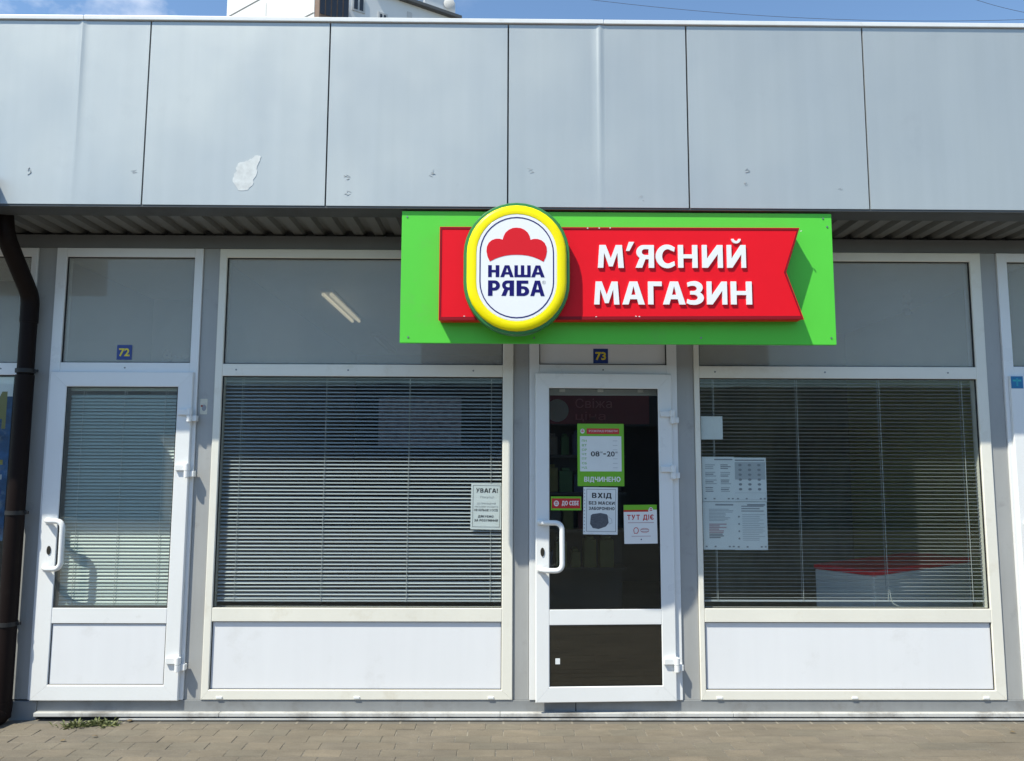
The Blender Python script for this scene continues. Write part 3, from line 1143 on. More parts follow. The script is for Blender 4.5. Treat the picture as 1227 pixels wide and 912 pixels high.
for u, v in ((986, 262), (991, 272), (488, 260), (489, 404), (996, 405), (640, 405), (840, 405)):
    c = at(u, v, BF)
    obj('screw', tube(bmesh.new(), [(c.x, BF - 0.003, c.z), (c.x, BF + 0.002, c.z)], 0.005, 8), SCREW, sign)
# white nicks where the red film has chipped along its edges
CHIP = mat('chipped_white', (0.7, 0.68, 0.66), 0.6)
for u, v in ((718, 273.5), (714, 379.8), (762, 379.2), (766, 379.6), (704, 273.6), (731, 273.3), (556, 379), (960, 277)):
    c = at(u, v, RF)
    pp = [(c.x + random.uniform(0.003, 0.007) * math.cos(a), c.z + random.uniform(0.001, 0.004) * math.sin(a)) for a in (0, 1, 2, 3, 4, 5)]
    obj('chip', prism(bmesh.new(), [pp], RF - 0.0030, RF + 0.005), CHIP, ribbon)


def crop6(x, y):
    return at(680 + x / 3.609, 240 + y / 3.609, RF - 0.012)


LT0, LT1 = RF - 0.009, RF + 0.001
line1 = [('М', 132, 243), ("'", 254, 287), ('Я', 295, 374), ('С', 383, 466), ('Н', 480, 562), ('И', 584, 671), ('Й', 692, 771)]
line2 = [('М', 116, 224), ('А', 238, 334), ('Г', 350, 408), ('А', 414, 510), ('З', 517, 590), ('И', 605, 690), ('Н', 709, 797)]
for chs, yb, yt in ((line1, 291, 193), (line2, 450, 351)):
    for ch, xa, xb in chs:
        p, q = crop6(xa, yb), crop6(xb, yt)
        letter(ch, p.x, q.x, p.z, q.z, LT0, LT1, WHITE, sign)

# badge: a domed stadium plate
BCX, BCZ, STR = 0.0605, 2.539, 0.077


def stadium(r, n=20):
    return [(BCX + r * math.cos(a), BCZ + STR + r * math.sin(a)) for a in [math.pi * k / n for k in range(n + 1)]] + \
           [(BCX + r * math.cos(a), BCZ - STR + r * math.sin(a)) for a in [math.pi + math.pi * k / n for k in range(n + 1)]]


def rings(bm_, spec, cap=False):
    rs = []
    for r, y in spec:
        rs.append([bm_.verts.new((x, y, z)) for x, z in stadium(r)])
    for A, B in zip(rs, rs[1:]):
        m_ = len(A)
        for i in range(m_):
            bm_.faces.new((A[i], A[(i + 1) % m_], B[(i + 1) % m_], B[i]))
    if cap:
        bm_.faces.new(rs[-1])
    return bm_


badge = obj('badge', rings(bmesh.new(), [(0.280, RF - 0.0005), (0.284, RF - 0.004), (0.285, RF - 0.058), (0.281, RF - 0.064), (0.262, RF - 0.066)]), DGREEN, sign, smooth=True)
obj('badge_rim', rings(bmesh.new(), [(0.2675, RF - 0.060), (0.2665, RF - 0.070), (0.262, RF - 0.077), (0.254, RF - 0.081), (0.240, RF - 0.084), (0.228, RF - 0.0845), (0.217, RF - 0.083), (0.215, RF - 0.079)]), YELLOW, badge, smooth=True)
FYB = RF - 0.0815
obj('badge_face', rings(bmesh.new(), [(0.2165, RF - 0.079), (0.212, FYB), (0.12, FYB - 0.0004)], True), WHITE, badge, smooth=False)
b = bmesh.new()
prism(b, [stadium(0.1985), stadium(0.1925)], FYB - 0.0012, FYB + 0.0005)
obj('badge_outline', b, NAVY, badge)
K = 0.000958


def bl(x, y):
    return (BCX + (x - 677) * K, BCZ + (412 - y) * K)


cr = [bl(x, y) for x, y in [(527, 380), (514, 352), (508, 322), (510, 296), (520, 274), (538, 258), (560, 250), (580, 250), (598, 255)]]
cr += [bl(x, y) for x, y in [(603, 235), (614, 214), (632, 198), (654, 188), (676, 186), (698, 188), (720, 198), (738, 214), (749, 235), (753, 255)]]
cr += [bl(x, y) for x, y in [(772, 250), (792, 250), (814, 257), (832, 272), (843, 295), (845, 322), (839, 352), (826, 380)]]
cr += [bl(x, y) for x, y in [(800, 366), (770, 354), (740, 346), (708, 342), (676, 341), (644, 342), (612, 347), (582, 355), (554, 366)]]
b = bmesh.new()
prism(b, [cr], FYB - 0.0016, FYB + 0.0005)
obj('badge_crest', b, REDEMB, badge)
for chs, ya, yb in (([('Н', 518, 580), ('А', 586, 660), ('Ш', 664, 754), ('А', 757, 832)], 468, 401),
                    ([('Р', 518, 584), ('Я', 592, 662), ('Б', 676, 746), ('А', 752, 832)], 574, 487)):
    for ch, xa, xb in chs:
        p, q = bl(xa, ya), bl(xb, yb)
        letter(ch, p[0], q[0], p[1], q[1], FYB - 0.0016, FYB + 0.0005, NAVY, badge, 'badge_letter', 0.30, 0.20)
p = bl(828, 497)
b = bmesh.new()
prism(b, [arc(p[0], p[1], .0095, .0095, 0, 345, 20), arc(p[0], p[1], .008, .008, 0, 345, 20)], FYB - 0.0012)
merge(b, text_bm('R', p[0] - .004, p[0] + .0045, p[1], FYB - 0.0012))
obj('registered_mark', b, GREYINK, badge)


# ------------------------------------------------------------------ flat notices and plates
def sheet(name, label, cat, u0, v0, u1, v1, y, m, th=0.0008, rotz=0.0, group=None, tilt=0.0, mat_y=None):
    """a flat sheet with its own thing; returns (thing, fx, fz, y) with fx, fz mapping 0..1 across and up"""
    a, c = at(u0, v1, y), at(u1, v0, y)
    xc = (a.x + c.x) / 2
    t = thing(name, label, cat, (xc, y, a.z), rotz, group)
    if tilt:
        t.rotation_euler = (0, tilt, rotz)
    obj('sheet', boxm(a.x, c.x, y, y + th, a.z, c.z), m, t)
    fx = lambda s: a.x + (c.x - a.x) * s
    fz = lambda s: a.z + (c.z - a.z) * s
    return t, fx, fz, y


def bar(t, fx, fz, y, s0, s1, q0, q1, m, name='print', lift=0.0004):
    return obj(name, prism(bmesh.new(), [rect(fx(s0), fx(s1), fz(q0), fz(q1))], y - lift), m, t)


def txt(t, fx, fz, y, body, s0, s1, q, m, h=None, bold=0.0, lift=0.0008, name='lettering'):
    hh = None if h is None else (fz(1) - fz(0)) * h
    return obj(name, text_bm(body, fx(s0), fx(s1), fz(q), y - lift, hh, bold), m, t)


def word(t, fx, fz, y, body, s0, s1, q, m, h, lift=0.0008):
    return obj('lettering', word_bm(body, fx(s0), fx(s1), fz(q), (fz(1) - fz(0)) * h, y - lift), m, t)


def outline_rect(t, fx, fz, y, s0, s1, q0, q1, w, m, lift=0.0004):
    x0, x1, z0, z1 = fx(s0), fx(s1), fz(q0), fz(q1)
    obj('border', prism(bmesh.new(), [rect(x0, x1, z0, z1), rect(x0 + w, x1 - w, z0 + w, z1 - w)], y - lift), m, t)


def round_logo(t, cx, cz, r, y):
    b = prism(bmesh.new(), [arc(cx, cz, r, r * 1.15, 0, 345, 20)], y - 0.0008)
    obj('logo', b, WHITEP, t)
    b = prism(bmesh.new(), [arc(cx, cz + r * .25, r * .6, r * .5, 0, 180, 10)], y - 0.0012)
    prism(b, [rect(cx - r * .6, cx + r * .6, cz - r * .45, cz - r * .05)], y - 0.0012)
    obj('logo_mark', b, REDP, t)


# house numbers on the transom glass
for num, u0, v0, u1, v1, lab in (('72', 139.5, 413.5, 158.5, 431, 'blue number plate reading 72 on the glass above the left door'),
                                 ('73', 711, 418, 728.5, 435.5, 'blue number plate reading 73 below the green sign above the entrance')):
    t, fx, fz, y = sheet('number_plate', lab, 'number plate', u0, v0, u1, v1, 0.020, BLUEP, 0.0015, group='stall number plates')
    txt(t, fx, fz, y, num, .14, .86, .5, YELP, .56, 0.03)

# warning on the left window
YN = 0.034
t, fx, fz, y = sheet('warning_notice', 'pale warning notice with black border headed УВАГА! in the left window', 'notice', 563.5, 580, 601, 634.5, YN, PAPER)
t.rotation_euler.y = math.radians(0.8)
outline_rect(t, fx, fz, y, .06, .95, .05, .97, .0035, GREYINK)
word(t, fx, fz, y, 'УВАГА!', .16, .86, .855, INK, .095)
txt(t, fx, fz, y, 'Покупці!', .30, .74, .705, GREYINK, .06)
txt(t, fx, fz, y, 'ДО ПРИМІЩЕННЯ', .20, .80, .565, GREYINK, .045)
txt(t, fx, fz, y, 'МАГАЗИНУ ЗАХОДИТИ', .13, .88, .495, GREYINK, .045)
txt(t, fx, fz, y, 'НЕ БІЛЬШЕ 3 ОСІБ', .12, .88, .425, INK, .05, 0.02)
word(t, fx, fz, y, 'ДЯКУЄМО', .24, .74, .285, INK, .05)
word(t, fx, fz, y, 'ЗА РОЗУМІННЯ', .12, .88, .20, INK, .05)


# the notices on the entrance door: they follow the leaf, which stands ajar
def leaf_y(u, v):
    x = at(u, v, -0.03).x
    return LY + 0.0088 - (1.021 - x) * math.sin(D73A) - 0.002


def dsheet(name, label, cat, u0, v0, u1, v1, m, off=0.0):
    return sheet(name, label, cat, u0, v0, u1, v1, leaf_y((u0 + u1) / 2, v0) - off, m, 0.0008, D73A)


t, fx, fz, y = dsheet('opening_hours_sign', 'green and white opening hours sign reading 08 to 20 on the entrance door glass', 'sign', 692, 508, 747.5, 582.5, GREENP)
bar(t, fx, fz, y, .055, .945, .235, .80, PAPER)
bar(t, fx, fz, y, .20, .90, .835, .925, REDP)
txt(t, fx, fz, y, 'РОЗКЛАД РОБОТИ', .25, .86, .88, WHITEP, .04, 0.0, 0.0012)
round_logo(t, fx(.11), fz(.88), .013, y)
for i, dname in enumerate(('ПН', 'ВТ', 'СР', 'ЧТ', 'ПТ', 'СБ', 'НД')):
    txt(t, fx, fz, y, dname, .095, .20, .725 - i * .072, GREENP, .036, 0.01)
    if i != 3:
        bar(t, fx, fz, y, .76, .86, .725 - i * .072 - .004, .725 - i * .072 + .004, PALEINK, lift=0.0008)
txt(t, fx, fz, y, '08', .285, .475, .515, INK, .085, 0.02)
txt(t, fx, fz, y, '-', .555, .61, .515, INK, .018, 0.02)
txt(t, fx, fz, y, '20', .63, .80, .515, INK, .085, 0.02)
txt(t, fx, fz, y, '00', .485, .54, .54, INK, .03)
txt(t, fx, fz, y, '00', .81, .865, .54, INK, .03)
word(t, fx, fz, y, 'ВІДЧИНЕНО', .14, .92, .11, WHITEP, .080)

t, fx, fz, y = dsheet('mask_notice', 'white notice with a grey face mask drawing and heading ВХІД under the hours sign', 'notice', 698.5, 584, 739.5, 640.5, PAPER, 0.001)
t.rotation_euler.y = math.radians(0.9)
outline_rect(t, fx, fz, y, .09, .95, .06, .96, .003, GREYINK)
word(t, fx, fz, y, 'ВХІД', .25, .82, .825, INK, .11)
word(t, fx, fz, y, 'БЕЗ МАСКИ', .16, .91, .665, INK, .07)
word(t, fx, fz, y, 'ЗАБОРОНЕНО', .16, .91, .55, INK, .065)
mk = [(.20, .22), (.22, .40), (.27, .43), (.50, .455), (.68, .43), (.71, .40), (.74, .25), (.66, .17), (.45, .115), (.28, .135)]
obj('mask_drawing', prism(bmesh.new(), [[(fx(a), fz(c)) for a, c in mk]], y - 0.0008), MASKG, t)
b = bmesh.new()
tube(b, [(fx(.71), y - 0.001, fz(.38)), (fx(.82), y - 0.001, fz(.33)), (fx(.84), y - 0.001, fz(.25)), (fx(.74), y - 0.001, fz(.22))], 0.0008, 5)
obj('mask_strap', b, GREYINK, t)
b = bmesh.new()
for i in range(13):
    prism(b, [arc(fx(.035), fz(.06 + i * .073), .0035, .003, 0, 330, 8)], y - 0.0004)
obj('punched_holes', b, GREYINK, t)

t, fx, fz, y = dsheet('pull_sticker', 'small green and red sticker reading ДО СЕБЕ above the entrance door handle', 'sticker', 660, 595, 696.5, 611.5, GREENP)
bar(t, fx, fz, y, .03, .97, .14, .86, REDP)
word(t, fx, fz, y, 'ДО СЕБЕ', .36, .92, .52, WHITEP, .32)
round_logo(t, fx(.18), fz(.5), .015, y)

t, fx, fz, y = dsheet('loyalty_card_notice', 'white card notice with a green top band headed ТУТ ДІЄ on the entrance door', 'notice', 748, 605, 787.5, 651.5, WHITEP)
t.rotation_euler.y = math.radians(-0.6)
bar(t, fx, fz, y, 0, 1, .87, 1, GREENP)
bar(t, fx, fz, y, 0, .74, .82, .87, REDP)
obj('lettering', word_bm('ТУТ ДІЄ', fx(.10), fx(.90), fz(.68), (fz(1) - fz(0)) * .13, y - 0.0008, 0.2, 0.5, 0.19, 0.1), REDP, t)
bar(t, fx, fz, y, .12, .90, .53, .55, PINKINK)
round_logo(t, fx(.82), fz(.87), .013, y - 0.0006)
b = prism(bmesh.new(), [arc(fx(.36), fz(.34), .016, .019, 200, -20, 14) + [(fx(.40), fz(.26)), (fx(.30), fz(.26))], arc(fx(.36), fz(.34), .012, .015, 200, -20, 14) + [(fx(.39), fz(.275)), (fx(.31), fz(.275))]], y - 0.0008)
prism(b, [arc(fx(.62), fz(.34), .026, .014, 0, 340, 20), arc(fx(.62), fz(.34), .024, .012, 0, 340, 20)], y - 0.0008)
obj('drawing', b, REDP, t)
bar(t, fx, fz, y, .50, .74, .355, .375, PINKINK, lift=0.0008)
bar(t, fx, fz, y, .50, .74, .305, .325, PINKINK, lift=0.0008)
bar(t, fx, fz, y, .22, .80, .185, .20, PINKINK)
obj('dot', prism(bmesh.new(), [arc(fx(.51), fz(.11), .004, .004, 0, 320, 9)], y - 0.0004), NAVY, t)

t, fx, fz, y = dsheet('tiny_sticker', 'tiny square white sticker low on the dark bottom pane of the entrance door', 'sticker', 665.5, 789, 671, 796, PAPER)

# papers at the left edge of the right window
YP = 0.033
names = ['upper left sheet of the four posted papers in the right window, faint pictures',
         'upper right sheet of the four posted papers, darker band of small icons on top',
         'lower left sheet of the four posted papers, pinkish block of print',
         'lower right sheet of the four posted papers, bulleted lines under a bold heading']
quads = [(841, 547.5, 879.5, 601), (879.9, 548.5, 917.5, 601), (842.5, 601.6, 880.5, 658.6), (880.9, 601.6, 918.6, 659)]
for i, q in enumerate(quads):
    t, fx, fz, y = sheet('posted_paper', names[i], 'paper', *q, YP + 0.0006 * (i % 2), PAPER, group='papers posted in the right window')
    bar(t, fx, fz, y, .40 if i != 1 else .05, .95, .925, .955, GREYINK)
    if i == 0:
        for r in range(4):
            for c_ in range(2):
                for k in range(3):
                    q_ = .83 - r * .17 - k * .04
                    bar(t, fx, fz, y, .12 + c_ * .46, .12 + c_ * .46 + random.uniform(.2, .34), q_ - .022, q_, PALEINK if random.random() < .7 else GREYINK)
    if i == 1:
        bar(t, fx, fz, y, .04, .97, .50, .90, PALEINK)
        for r in range(6):
            for c_ in range(3):
                cx_, cz_ = fx(.2 + c_ * .29), fz(.83 - r * .11)
                obj('icon', prism(bmesh.new(), [arc(cx_, cz_, .011, .008, 0, 320, 8)], y - 0.0008), GREYINK, t)
        outline_rect(t, fx, fz, y, .02, .98, .04, .20, .0015, PALEINK)
    if i == 2:
        for r in range(9):
            bar(t, fx, fz, y, .20, .20 + random.uniform(.45, .75), .84 - r * .03, .855 - r * .03, PALEINK)
        for r in range(9):
            bar(t, fx, fz, y, .20, .20 + random.uniform(.3, .55), .52 - r * .035, .545 - r * .035, PINKINK if r < 6 else GREYINK)
    if i == 3:
        for r in range(3):
            bar(t, fx, fz, y, .22, .90 - .12 * (r % 2), .90 - r * .05, .92 - r * .05, GREYINK)
        for r in range(15):
            bar(t, fx, fz, y, .24, .24 + random.uniform(.5, .7), .73 - r * .038, .742 - r * .038, PALEINK)
            if r % 4 == 1:
                obj('bullet', prism(bmesh.new(), [arc(fx(.14), fz(.73 - r * .038), .006, .006, 0, 320, 9)], y - 0.0004), GREYINK, t)
    for s in (.08, .35, .78, .9):
        bar(t, fx, fz, y, s, s + .06, .05, .08, GREYINK, lift=0.0006)
t, fx, fz, y = sheet('blank_paper', 'small blank pale square of paper above the posted papers in the right window', 'paper', 838.5, 499, 865.5, 526.5, YP, PAPER)

# small plate with a bell-push sticker on the column right of the left door
t, fx, fz, y = sheet('wall_plate', 'small cream plate with a worn dark mark on the grey column beside the left door', 'plate', 239.3, 478, 248.8, 496.5, 0.0125, mat('cream_plate', (0.62, 0.60, 0.50), 0.6, var=0.1, vscale=(60, 60, 60)), 0.001)
obj('mark', prism(bmesh.new(), [arc(fx(.55), fz(.42), .014, .020, 0, 345, 14)], y - 0.0005), GREYINK, t)
obj('mark', prism(bmesh.new(), [arc(fx(.24), fz(.54), .007, .006, 0, 345, 10)], y - 0.0009), mat('red_dot', (0.3, 0.03, 0.02), .5), t)
# blue sticker on the next door at the right edge
t, fx, fz, y = sheet('blue_sticker', 'small square blue sticker on the white door at the right edge', 'sticker', 1212, 451, 1225.5, 465.5, LY - 0.001, mat('sticker_blue', (0.01, 0.16, 0.36), .4), 0.0008)
bar(t, fx, fz, y, .15, .85, .58, .72, mat('sticker_teal', (0.03, 0.40, 0.42), .4))
bar(t, fx, fz, y, .42, .58, .20, .85, mat('sticker_teal_dark', (0.02, 0.30, 0.42), .4), lift=0.0008)

# poster of the neighbouring stall at the left edge
PB = mat('poster_blue', (0.02, 0.08, 0.20), 0.4, var=0.5, vscale=(9, 9, 14), dirt=((0.25, 0.32, 0.36), 0.55, 0.7, 7, 0.8))
t, fx, fz, y = sheet('window_poster', 'blue poster with yellow letters behind the glass at the left edge', 'poster', -90, 452, 17, 648, 0.031, PB)
bar(t, fx, fz, y, 0, 1, .88, 1, PAPER)
obj('lettering', prism(bmesh.new(), [[(fx(.68), fz(.70)), (fx(.73), fz(.70)), (fx(.77), fz(.74)), (fx(.88), fz(.74)), (fx(.88), fz(.68)), (fx(.93), fz(.68)), (fx(.93), fz(.91)), (fx(.86), fz(.91))]], y - 0.0008), mat('poster_letter', (0.22, 0.21, 0.07), 0.5), t)
YELD = mat('poster_yellow', (0.30, 0.26, 0.05), 0.5)
for k in range(5):
    bar(t, fx, fz, y, .6, .93, .1 + .09 * k, .13 + .09 * k, (YELD, PALEINK, BLUEP, PALEINK, YELD)[k], lift=0.0006)

# ------------------------------------------------------------------ drain pipe
pipe = thing('drain_pipe', 'dark brown round drain pipe with a slanting upper bend at the left edge', 'drain pipe', (-2.895, -0.066, 0.0))
PX, PY = -2.896, -0.066
obj('lower_pipe', tube(bmesh.new(), [(PX, PY, 0.03), (PX, PY, 2.02)], 0.050, 22), PIPE, pipe, smooth=True)
obj('upper_pipe', tube(bmesh.new(), [(PX, PY, 2.025), (PX, PY, 2.40)], 0.046, 22), PIPE, pipe, smooth=True)
tp = at(2, 252, -0.36)
el = fillet([(PX, PY, 2.34), (PX, PY, 2.50), (tp.x + 0.02, -0.34, 2.80), (tp.x, -0.36, 3.02)], 0.055, 6)
obj('bend', tube(bmesh.new(), el, 0.050, 22), PIPE, pipe, smooth=True)
for z in (2.045, 1.2, 0.56):
    b = tube(bmesh.new(), [(PX, PY, z - 0.012), (PX, PY, z + 0.012)], 0.0545, 22)
    box(b, PX - 0.008, PX + 0.008, PY + 0.05, 0.016, z - 0.01, z + 0.01)
    box(b, PX + 0.052, PX + 0.075, PY - 0.006, PY + 0.006, z - 0.008, z + 0.008)
    obj('bracket', b, GASKET, pipe, smooth=True)
obj('shoe', tube(bmesh.new(), fillet([(PX, PY, 0.12), (PX, PY, 0.04), (PX - 0.02, PY - 0.10, 0.055)], 0.05), 0.053, 20), PIPE, pipe, smooth=True)

# the neighbouring stall's signboard just outside the picture: its shadow falls across the left door
sh = at(203, 600, 0.03)
NSY = -0.655
dep = 0.03 - NSY
nx1 = sh.x - 1.22 * dep + 0.03
zb = at(150, 640, 0.03).z + 2.34 * dep
ns = thing('neighbour_sign', 'deep blue signboard box of the neighbouring stall hung on the fascia beyond the left edge', 'sign', (nx1 - 1.0, -0.6, zb))
obj('board', boxm(nx1 - 1.25, nx1, NSY, FY - 0.02, zb, 3.08, 0.002), BLUEP, ns)
obj('board_edge', boxm(nx1 - 1.25, nx1, NSY - 0.006, NSY - 0.0005, zb, zb + 0.03, 0.002), WHITEP, ns)

# ------------------------------------------------------------------ things inside the shop
# ceiling lamps
LAMP = mat('lamp_tube', (0.7, 0.66, 0.55), 0.4, emit=((1.0, 0.86, 0.6), 0.35))
LBODY = mat('lamp_body', (0.6, 0.6, 0.58), 0.5)
for i, (x, y0, y1, lab) in enumerate(((-1.345, 0.98, 2.16, 'twin tube ceiling lamp seen through the glass above the left window'),
                                      (-1.30, 2.95, 4.1, 'farther twin tube ceiling lamp deeper inside the shop'))):
    t = thing('ceiling_lamp', lab, 'lamp', (x, (y0 + y1) / 2, 2.799), 0, 'ceiling lamps in the shop')
    obj('lamp_body', boxm(x - 0.05, x + 0.05, y0, y1, 2.775, 2.799, 0.004), LBODY, t)
    for s in (-1, 1):
        obj('lamp_tube', tube(bmesh.new(), [(x + s * 0.030, y0 + 0.03, 2.760), (x + s * 0.030, y1 - 0.03, 2.760)], 0.013, 10), LAMP if i == 0 else LBODY, t, smooth=True)

# freezer chest with a red top in the right window
N0 = at(1047, 690, 0.27)
zT = N0.z
A0 = at_z(1163, 673, zT)
B0 = at_z(955, 660, zT)
e1 = Vector((A0.x - N0.x, A0.y - N0.y, 0))
e2 = Vector((B0.x - N0.x, B0.y - N0.y, 0))
ang = math.atan2(e1.y, e1.x)
frz = thing('freezer_chest', 'white display freezer with red top standing inside the right window', 'freezer', (N0.x, N0.y, 0.10), ang)
L1 = e1.length
FRW = mat('freezer_white', (0.88, 0.90, 0.90), 0.35, var=0.04)
FRR = mat('freezer_red', (0.85, 0.012, 0.03), 0.35)
o = obj('cabinet', boxm(N0.x, N0.x + L1, N0.y, N0.y + 0.42, 0.10, zT - 0.004, 0.01), FRW, frz)
obj('red_top', boxm(N0.x - 0.006, N0.x + L1 + 0.006, N0.y - 0.006, N0.y + 0.426, zT - 0.003, zT + 0.03, 0.006), FRR, frz)
obj('grille', boxm(N0.x + 0.1, N0.x + L1 - 0.1, N0.y - 0.004, N0.y - 0.0005, 0.16, 0.26), GASKET, frz)

# shelving with goods facing the entrance
shl = thing('goods_shelf', 'dark shop shelf stacked with goods seen dimly through the entrance door', 'shelf', (0.55, 2.6, 0.10))
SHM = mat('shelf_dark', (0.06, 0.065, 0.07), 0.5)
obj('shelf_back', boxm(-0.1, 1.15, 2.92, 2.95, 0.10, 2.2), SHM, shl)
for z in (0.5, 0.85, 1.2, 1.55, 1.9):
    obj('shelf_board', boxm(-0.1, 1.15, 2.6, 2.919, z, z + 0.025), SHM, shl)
random.seed(23)
ORD = ('first', 'second', 'third', 'fourth', 'fifth', 'sixth', 'seventh', 'eighth', 'ninth', 'tenth', 'eleventh', 'twelfth', 'thirteenth')
cols = [(0.05, 0.16, 0.06), (0.20, 0.05, 0.05), (0.22, 0.20, 0.06), (0.05, 0.08, 0.18), (0.16, 0.15, 0.14)]
pm = [mat('package_tint', c, 0.5) for c in cols]
k = 0
for z in (0.525, 0.875, 1.225, 1.575):
    x = -0.05
    nth = 0
    while x < 1.05:
        w = random.uniform(0.07, 0.14)
        h = random.uniform(0.14, 0.26)
        b = boxm(x, x + w, 2.64, 2.82, z, z + h, 0.006)
        box(b, x + w * .2, x + w * .8, 2.66, 2.80, z + h, z + h + 0.03, 0.008)
        ci = random.randrange(5)
        k += 1
        nth += 1
        tag(obj('goods_package', b, pm[ci], origin=(x + w / 2, 2.73, z)), '%s package, %s from the left on the %s shelf behind the entrance door' % (
            ('dark green', 'dark red', 'ochre', 'navy', 'grey')[ci], ORD[nth - 1], {0.525: 'lowest', 0.875: 'second lowest', 1.225: 'second highest', 1.575: 'highest'}[z]), 'package', 'packages on the dim shop shelf')
        x += w + random.uniform(0.012, 0.05)

# red illuminated-style board over the shelf, dim
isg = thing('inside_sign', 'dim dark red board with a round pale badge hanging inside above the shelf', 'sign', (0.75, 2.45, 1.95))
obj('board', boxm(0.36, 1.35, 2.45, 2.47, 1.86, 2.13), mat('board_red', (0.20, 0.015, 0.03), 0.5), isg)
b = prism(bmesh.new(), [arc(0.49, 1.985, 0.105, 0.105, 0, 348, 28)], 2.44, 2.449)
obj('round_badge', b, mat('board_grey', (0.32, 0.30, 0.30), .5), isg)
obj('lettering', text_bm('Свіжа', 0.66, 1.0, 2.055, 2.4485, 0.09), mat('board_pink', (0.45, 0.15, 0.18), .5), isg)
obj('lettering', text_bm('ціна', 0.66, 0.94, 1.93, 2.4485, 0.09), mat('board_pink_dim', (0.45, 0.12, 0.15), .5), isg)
# curtain rail behind the door glass
cr_ = thing('curtain_rail', 'pale horizontal rail with three clips behind the top of the entrance door glass', 'rail', (0.6, 0.10, 1.93))
obj('rail', boxm(0.18, 1.03, 0.095, 0.115, 1.925, 1.965, 0.003), mat('rail_grey', (0.42, 0.46, 0.48), .5), cr_)
for xx in (0.36, 0.60, 0.85):
    obj('clip', boxm(xx - 0.018, xx + 0.018, 0.085, 0.0945, 1.945, 1.975, 0.002), PVC, cr_)
# lilac board added inside the left window in place of a reflection
pbd = thing('reflection_board', 'pale lilac patterned board added behind the left window in place of a reflection', 'board', (-0.75, 2.0, 1.6))
obj('board', boxm(-1.10, -0.38, 2.0, 2.02, 1.64, 2.06), mat('board_lilac', (0.34, 0.32, 0.42), .6, var=0.5, vscale=(22, 22, 22)), pbd)

# ------------------------------------------------------------------ weeds and litter on the paving
random.seed(5)
WEED = mat('weed_leaf', (0.16, 0.18, 0.07), 0.6, var=0.35, vscale=(40, 40, 40), dirt=((0.26, 0.20, 0.08), 0.55, 0.7, 25, 0.8))
for i, (u, v, n, sp, lab) in enumerate(((92, 869, 90, 0.075, 'low green weed tuft growing at the foot of the left door, left clump'),
                                        (118, 867, 70, 0.065, 'low green weed tuft against the rail, middle clump with upright leaves'),
                                        (136, 868, 34, 0.045, 'thin weed tuft trailing right of the others by the rail'))):
    c = at_z(u, v, 0.0)
    b = bmesh.new()
    for k in range(n):
        a = random.uniform(0, 6.283)
        rr = abs(random.gauss(0, 0.45)) * sp
        bx, by = c.x + rr * math.cos(a) * 1.5, min(c.y - 0.02 + rr * math.sin(a) * 0.6, -0.055)
        L = random.uniform(0.022, 0.068)
        w = random.uniform(0.004, 0.009)
        le = random.uniform(0.2, 1.2)
        d = Vector((math.cos(a) * math.cos(le), math.sin(a) * math.cos(le) * .7, math.sin(le)))
        sdv = Vector((-math.sin(a), math.cos(a), 0)) * w
        p_ = Vector((bx, by, -0.002))
        mid = p_ + d * L * .55
        tip = p_ + d * L - Vector((0, 0, L * 0.25))
        v4 = [b.verts.new(x_) for x_ in (p_, mid + sdv, tip, mid - sdv + Vector((0, 0, 0.001)))]
        b.faces.new((v4[0], v4[1], v4[2]))
        b.faces.new((v4[0], v4[2], v4[3]))
    ps_ = [b.verts.new((c.x + sp * 1.1 * math.cos(6.28 * k / 9), min(c.y - 0.02, -0.075) + 0.018 * math.sin(6.28 * k / 9), 0.001 + 0.002 * (k % 2))) for k in range(9)]
    b.faces.new(ps_)
    tag(obj('weed_tuft', b, WEED, origin=(c.x, c.y, 0)), lab, 'weed')
LEAF = mat('dry_leaf', (0.14, 0.10, 0.05), 0.8)
for u, v, lab in ((76, 888, 'small dry brown leaf on the paving left of centre of the weeds'), (114, 883, 'dark dry twig-like leaf on the paving below the weeds'),
                  (155, 864.5, 'small dark lump lying against the rail right of the weeds'), (1213, 878, 'dark speck of litter on the paving at the right edge')):
    c = at_z(u, v, 0.002)
    b = bmesh.new()
    n = 7
    ps = [b.verts.new((c.x + 0.02 * math.cos(6.28 * k / n) * random.uniform(.6, 1.2), c.y + 0.010 * math.sin(6.28 * k / n) * random.uniform(.6, 1.2), 0.003 + random.uniform(0, 0.009))) for k in range(n)]
    ct = b.verts.new((c.x, c.y, 0.014))
    for k in range(n):
        b.faces.new((ps[k], ps[(k + 1) % n], ct))
    tag(obj('dry_leaf', b, LEAF, origin=(c.x, c.y, 0)), lab, 'leaf')

# ------------------------------------------------------------------ apartment block behind
TW = mat('tower_white', (0.66, 0.67, 0.68), 0.7, var=0.03, vscale=(0.4, 0.4, 0.4))
TW2 = mat('tower_grey', (0.50, 0.50, 0.50), 0.7, var=0.05, vscale=(0.6, 0.6, 0.6))
TWIN = mat('tower_window', (0.03, 0.035, 0.045), 0.15)
TBR = mat('tower_brown', (0.19, 0.12, 0.08), 0.6, var=0.2, vscale=(2, 2, 2))
SEAM = mat('tower_seam', (0.12, 0.12, 0.12), 0.8)
PC = CAM + ray(376, 20) * 46.0             # near corner
PC.z = 0


